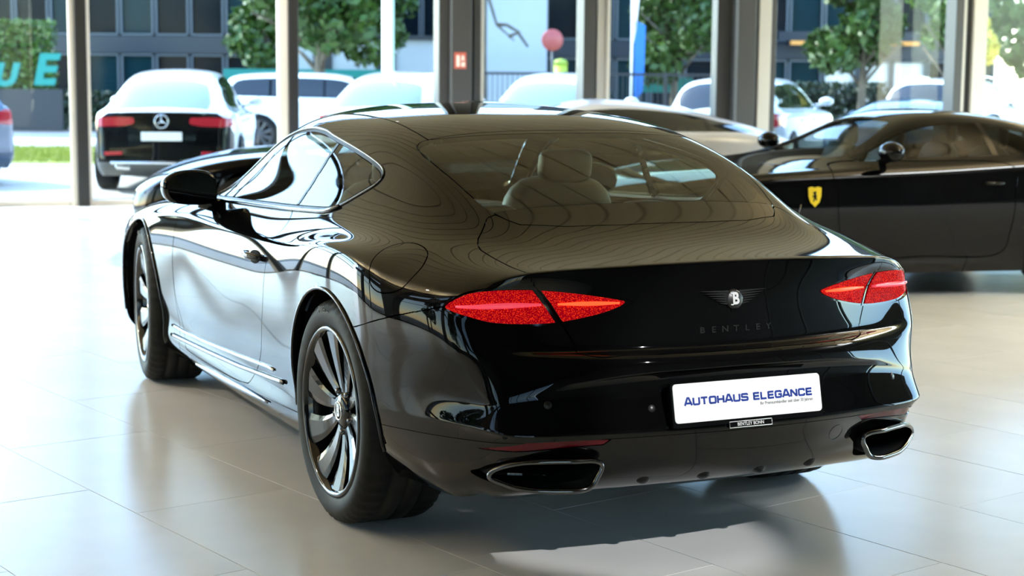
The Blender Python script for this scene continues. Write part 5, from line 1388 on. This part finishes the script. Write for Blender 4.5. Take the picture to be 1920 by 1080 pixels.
def shield(root, place):
    sh = [(-.042,.05),(-.02,.056),(0,.05),(.02,.056),(.042,.05),(.040,.0),(.028,-.035),(0,-.062),(-.028,-.035),(-.040,.0)]
    t = MB(); t.prism(sh, lambda x, y: (x * 1.15, y * 1.15, 0), lambda x, y: (x * 1.15, y * 1.15, .006)); place('wing_shield', t, 'yellow', 1, .715, False, x=2.98)
    hs = [(-.014,-.036),(-.006,-.034),(-.002,-.016),(.006,-.022),(.012,-.03),(.016,-.026),(.010,-.010),(.013,.004),(.006,.014),(.010,.030),(.002,.036),(-.006,.028),(-.016,.030),(-.010,.018),(-.008,.006),(-.020,.002),(-.016,-.006),(-.008,-.008)]
    t = MB(); t.prism(hs, lambda x, y: (x, y, .006), lambda x, y: (x, y, .008)); place('shield_emblem', t, 'matte_black', 1, .715, False, x=2.98)
    MB().tube([(3.10, .966, .56), (3.08, .966, .66)], .004, 6).build('wing_slot', M['dark_chrome'], root)
def fwd(h): return Vector((math.cos(h), math.sin(h), 0))
def lft(h): return Vector((-math.sin(h), math.cos(h), 0))

hF = math.radians(80)
make_car('sports_car', 'low black sports coupe with a yellow wing shield, parked at the right', Vector((3.62, -5.80, 0)) - lft(hF) * .98 - fwd(hF) * .98, hF, coupe, 'car_black', glass='car_glass_pale', rear_glass='car_glass_tint', side_glass='car_glass_tint', level=3, extras=shield)
hS = VR + math.radians(94)
make_car('silver_coupe', 'silver fastback coupe between the front car and the glass wall', view_pt(2.80, 17.4), hS, fastback, 'car_silver', level=3)
hD = VR + math.radians(96)
make_car('dark_sports_car', 'dark sports car whose low nose shows behind the door mirror', view_pt(-3.12, 13.9) - fwd(hD) * 4.62 , hD, coupe, 'car_black', level=3)

make_car('black_saloon_coupe', 'black sports coupe standing left of the camera, seen only in the paintwork', Vector((-4.6, 6.2, 0)), math.radians(12), coupe, 'car_black')
def parked(name, label, r, dpt, rel, spec, paint, **k):
    a = math.atan2(-r, dpt) + VR
    return make_car(name, label, view_pt(r, dpt, -.07), a + math.radians(rel), spec, paint, **k)
parked('parked_hatchback', 'black parked crossover with white roof seen from behind at the left', -4.55, 21.6, -7, suv_coupe, 'car_white', tailgate=True, rear_glass='car_glass_sky', extras=rear_kit(star=True))
parked('parked_hatchback', 'white sloping-back parked crossover beside the black one', -1.95, 23.4, -12, suv_coupe, 'car_white', rear_glass='car_glass_sky', extras=rear_kit())
parked('parked_car', 'white parked car behind the middle of the front car roof', .35, 24.6, -10, suv_coupe, 'car_white', rear_glass='car_glass_sky', extras=rear_kit())
parked('white_suv', 'white parked estate with dark rear window behind the wide grey post', 3.0, 24.8, -15, suv_tall, 'car_white', extras=rear_kit())
parked('white_suv', 'white parked estate with roof rails behind the black sports coupe', 7.1, 29.2, -16, suv_tall, 'car_white', extras=rear_kit(chrome='rails'))
parked('blue_car', 'small dark blue parked car in front of the railed white estate', 4.95, 22.6, -14, coupe, 'car_blue')
parked('dark_blue_car', 'dark blue parked car cut by the left edge of the picture', -7.45, 22.5, 30, suv_tall, 'car_blue')
parked('white_van', 'white van with a black wheel arch across the street, left of the dark post', -5.95, 33.5, -98, suv_tall, 'car_white')
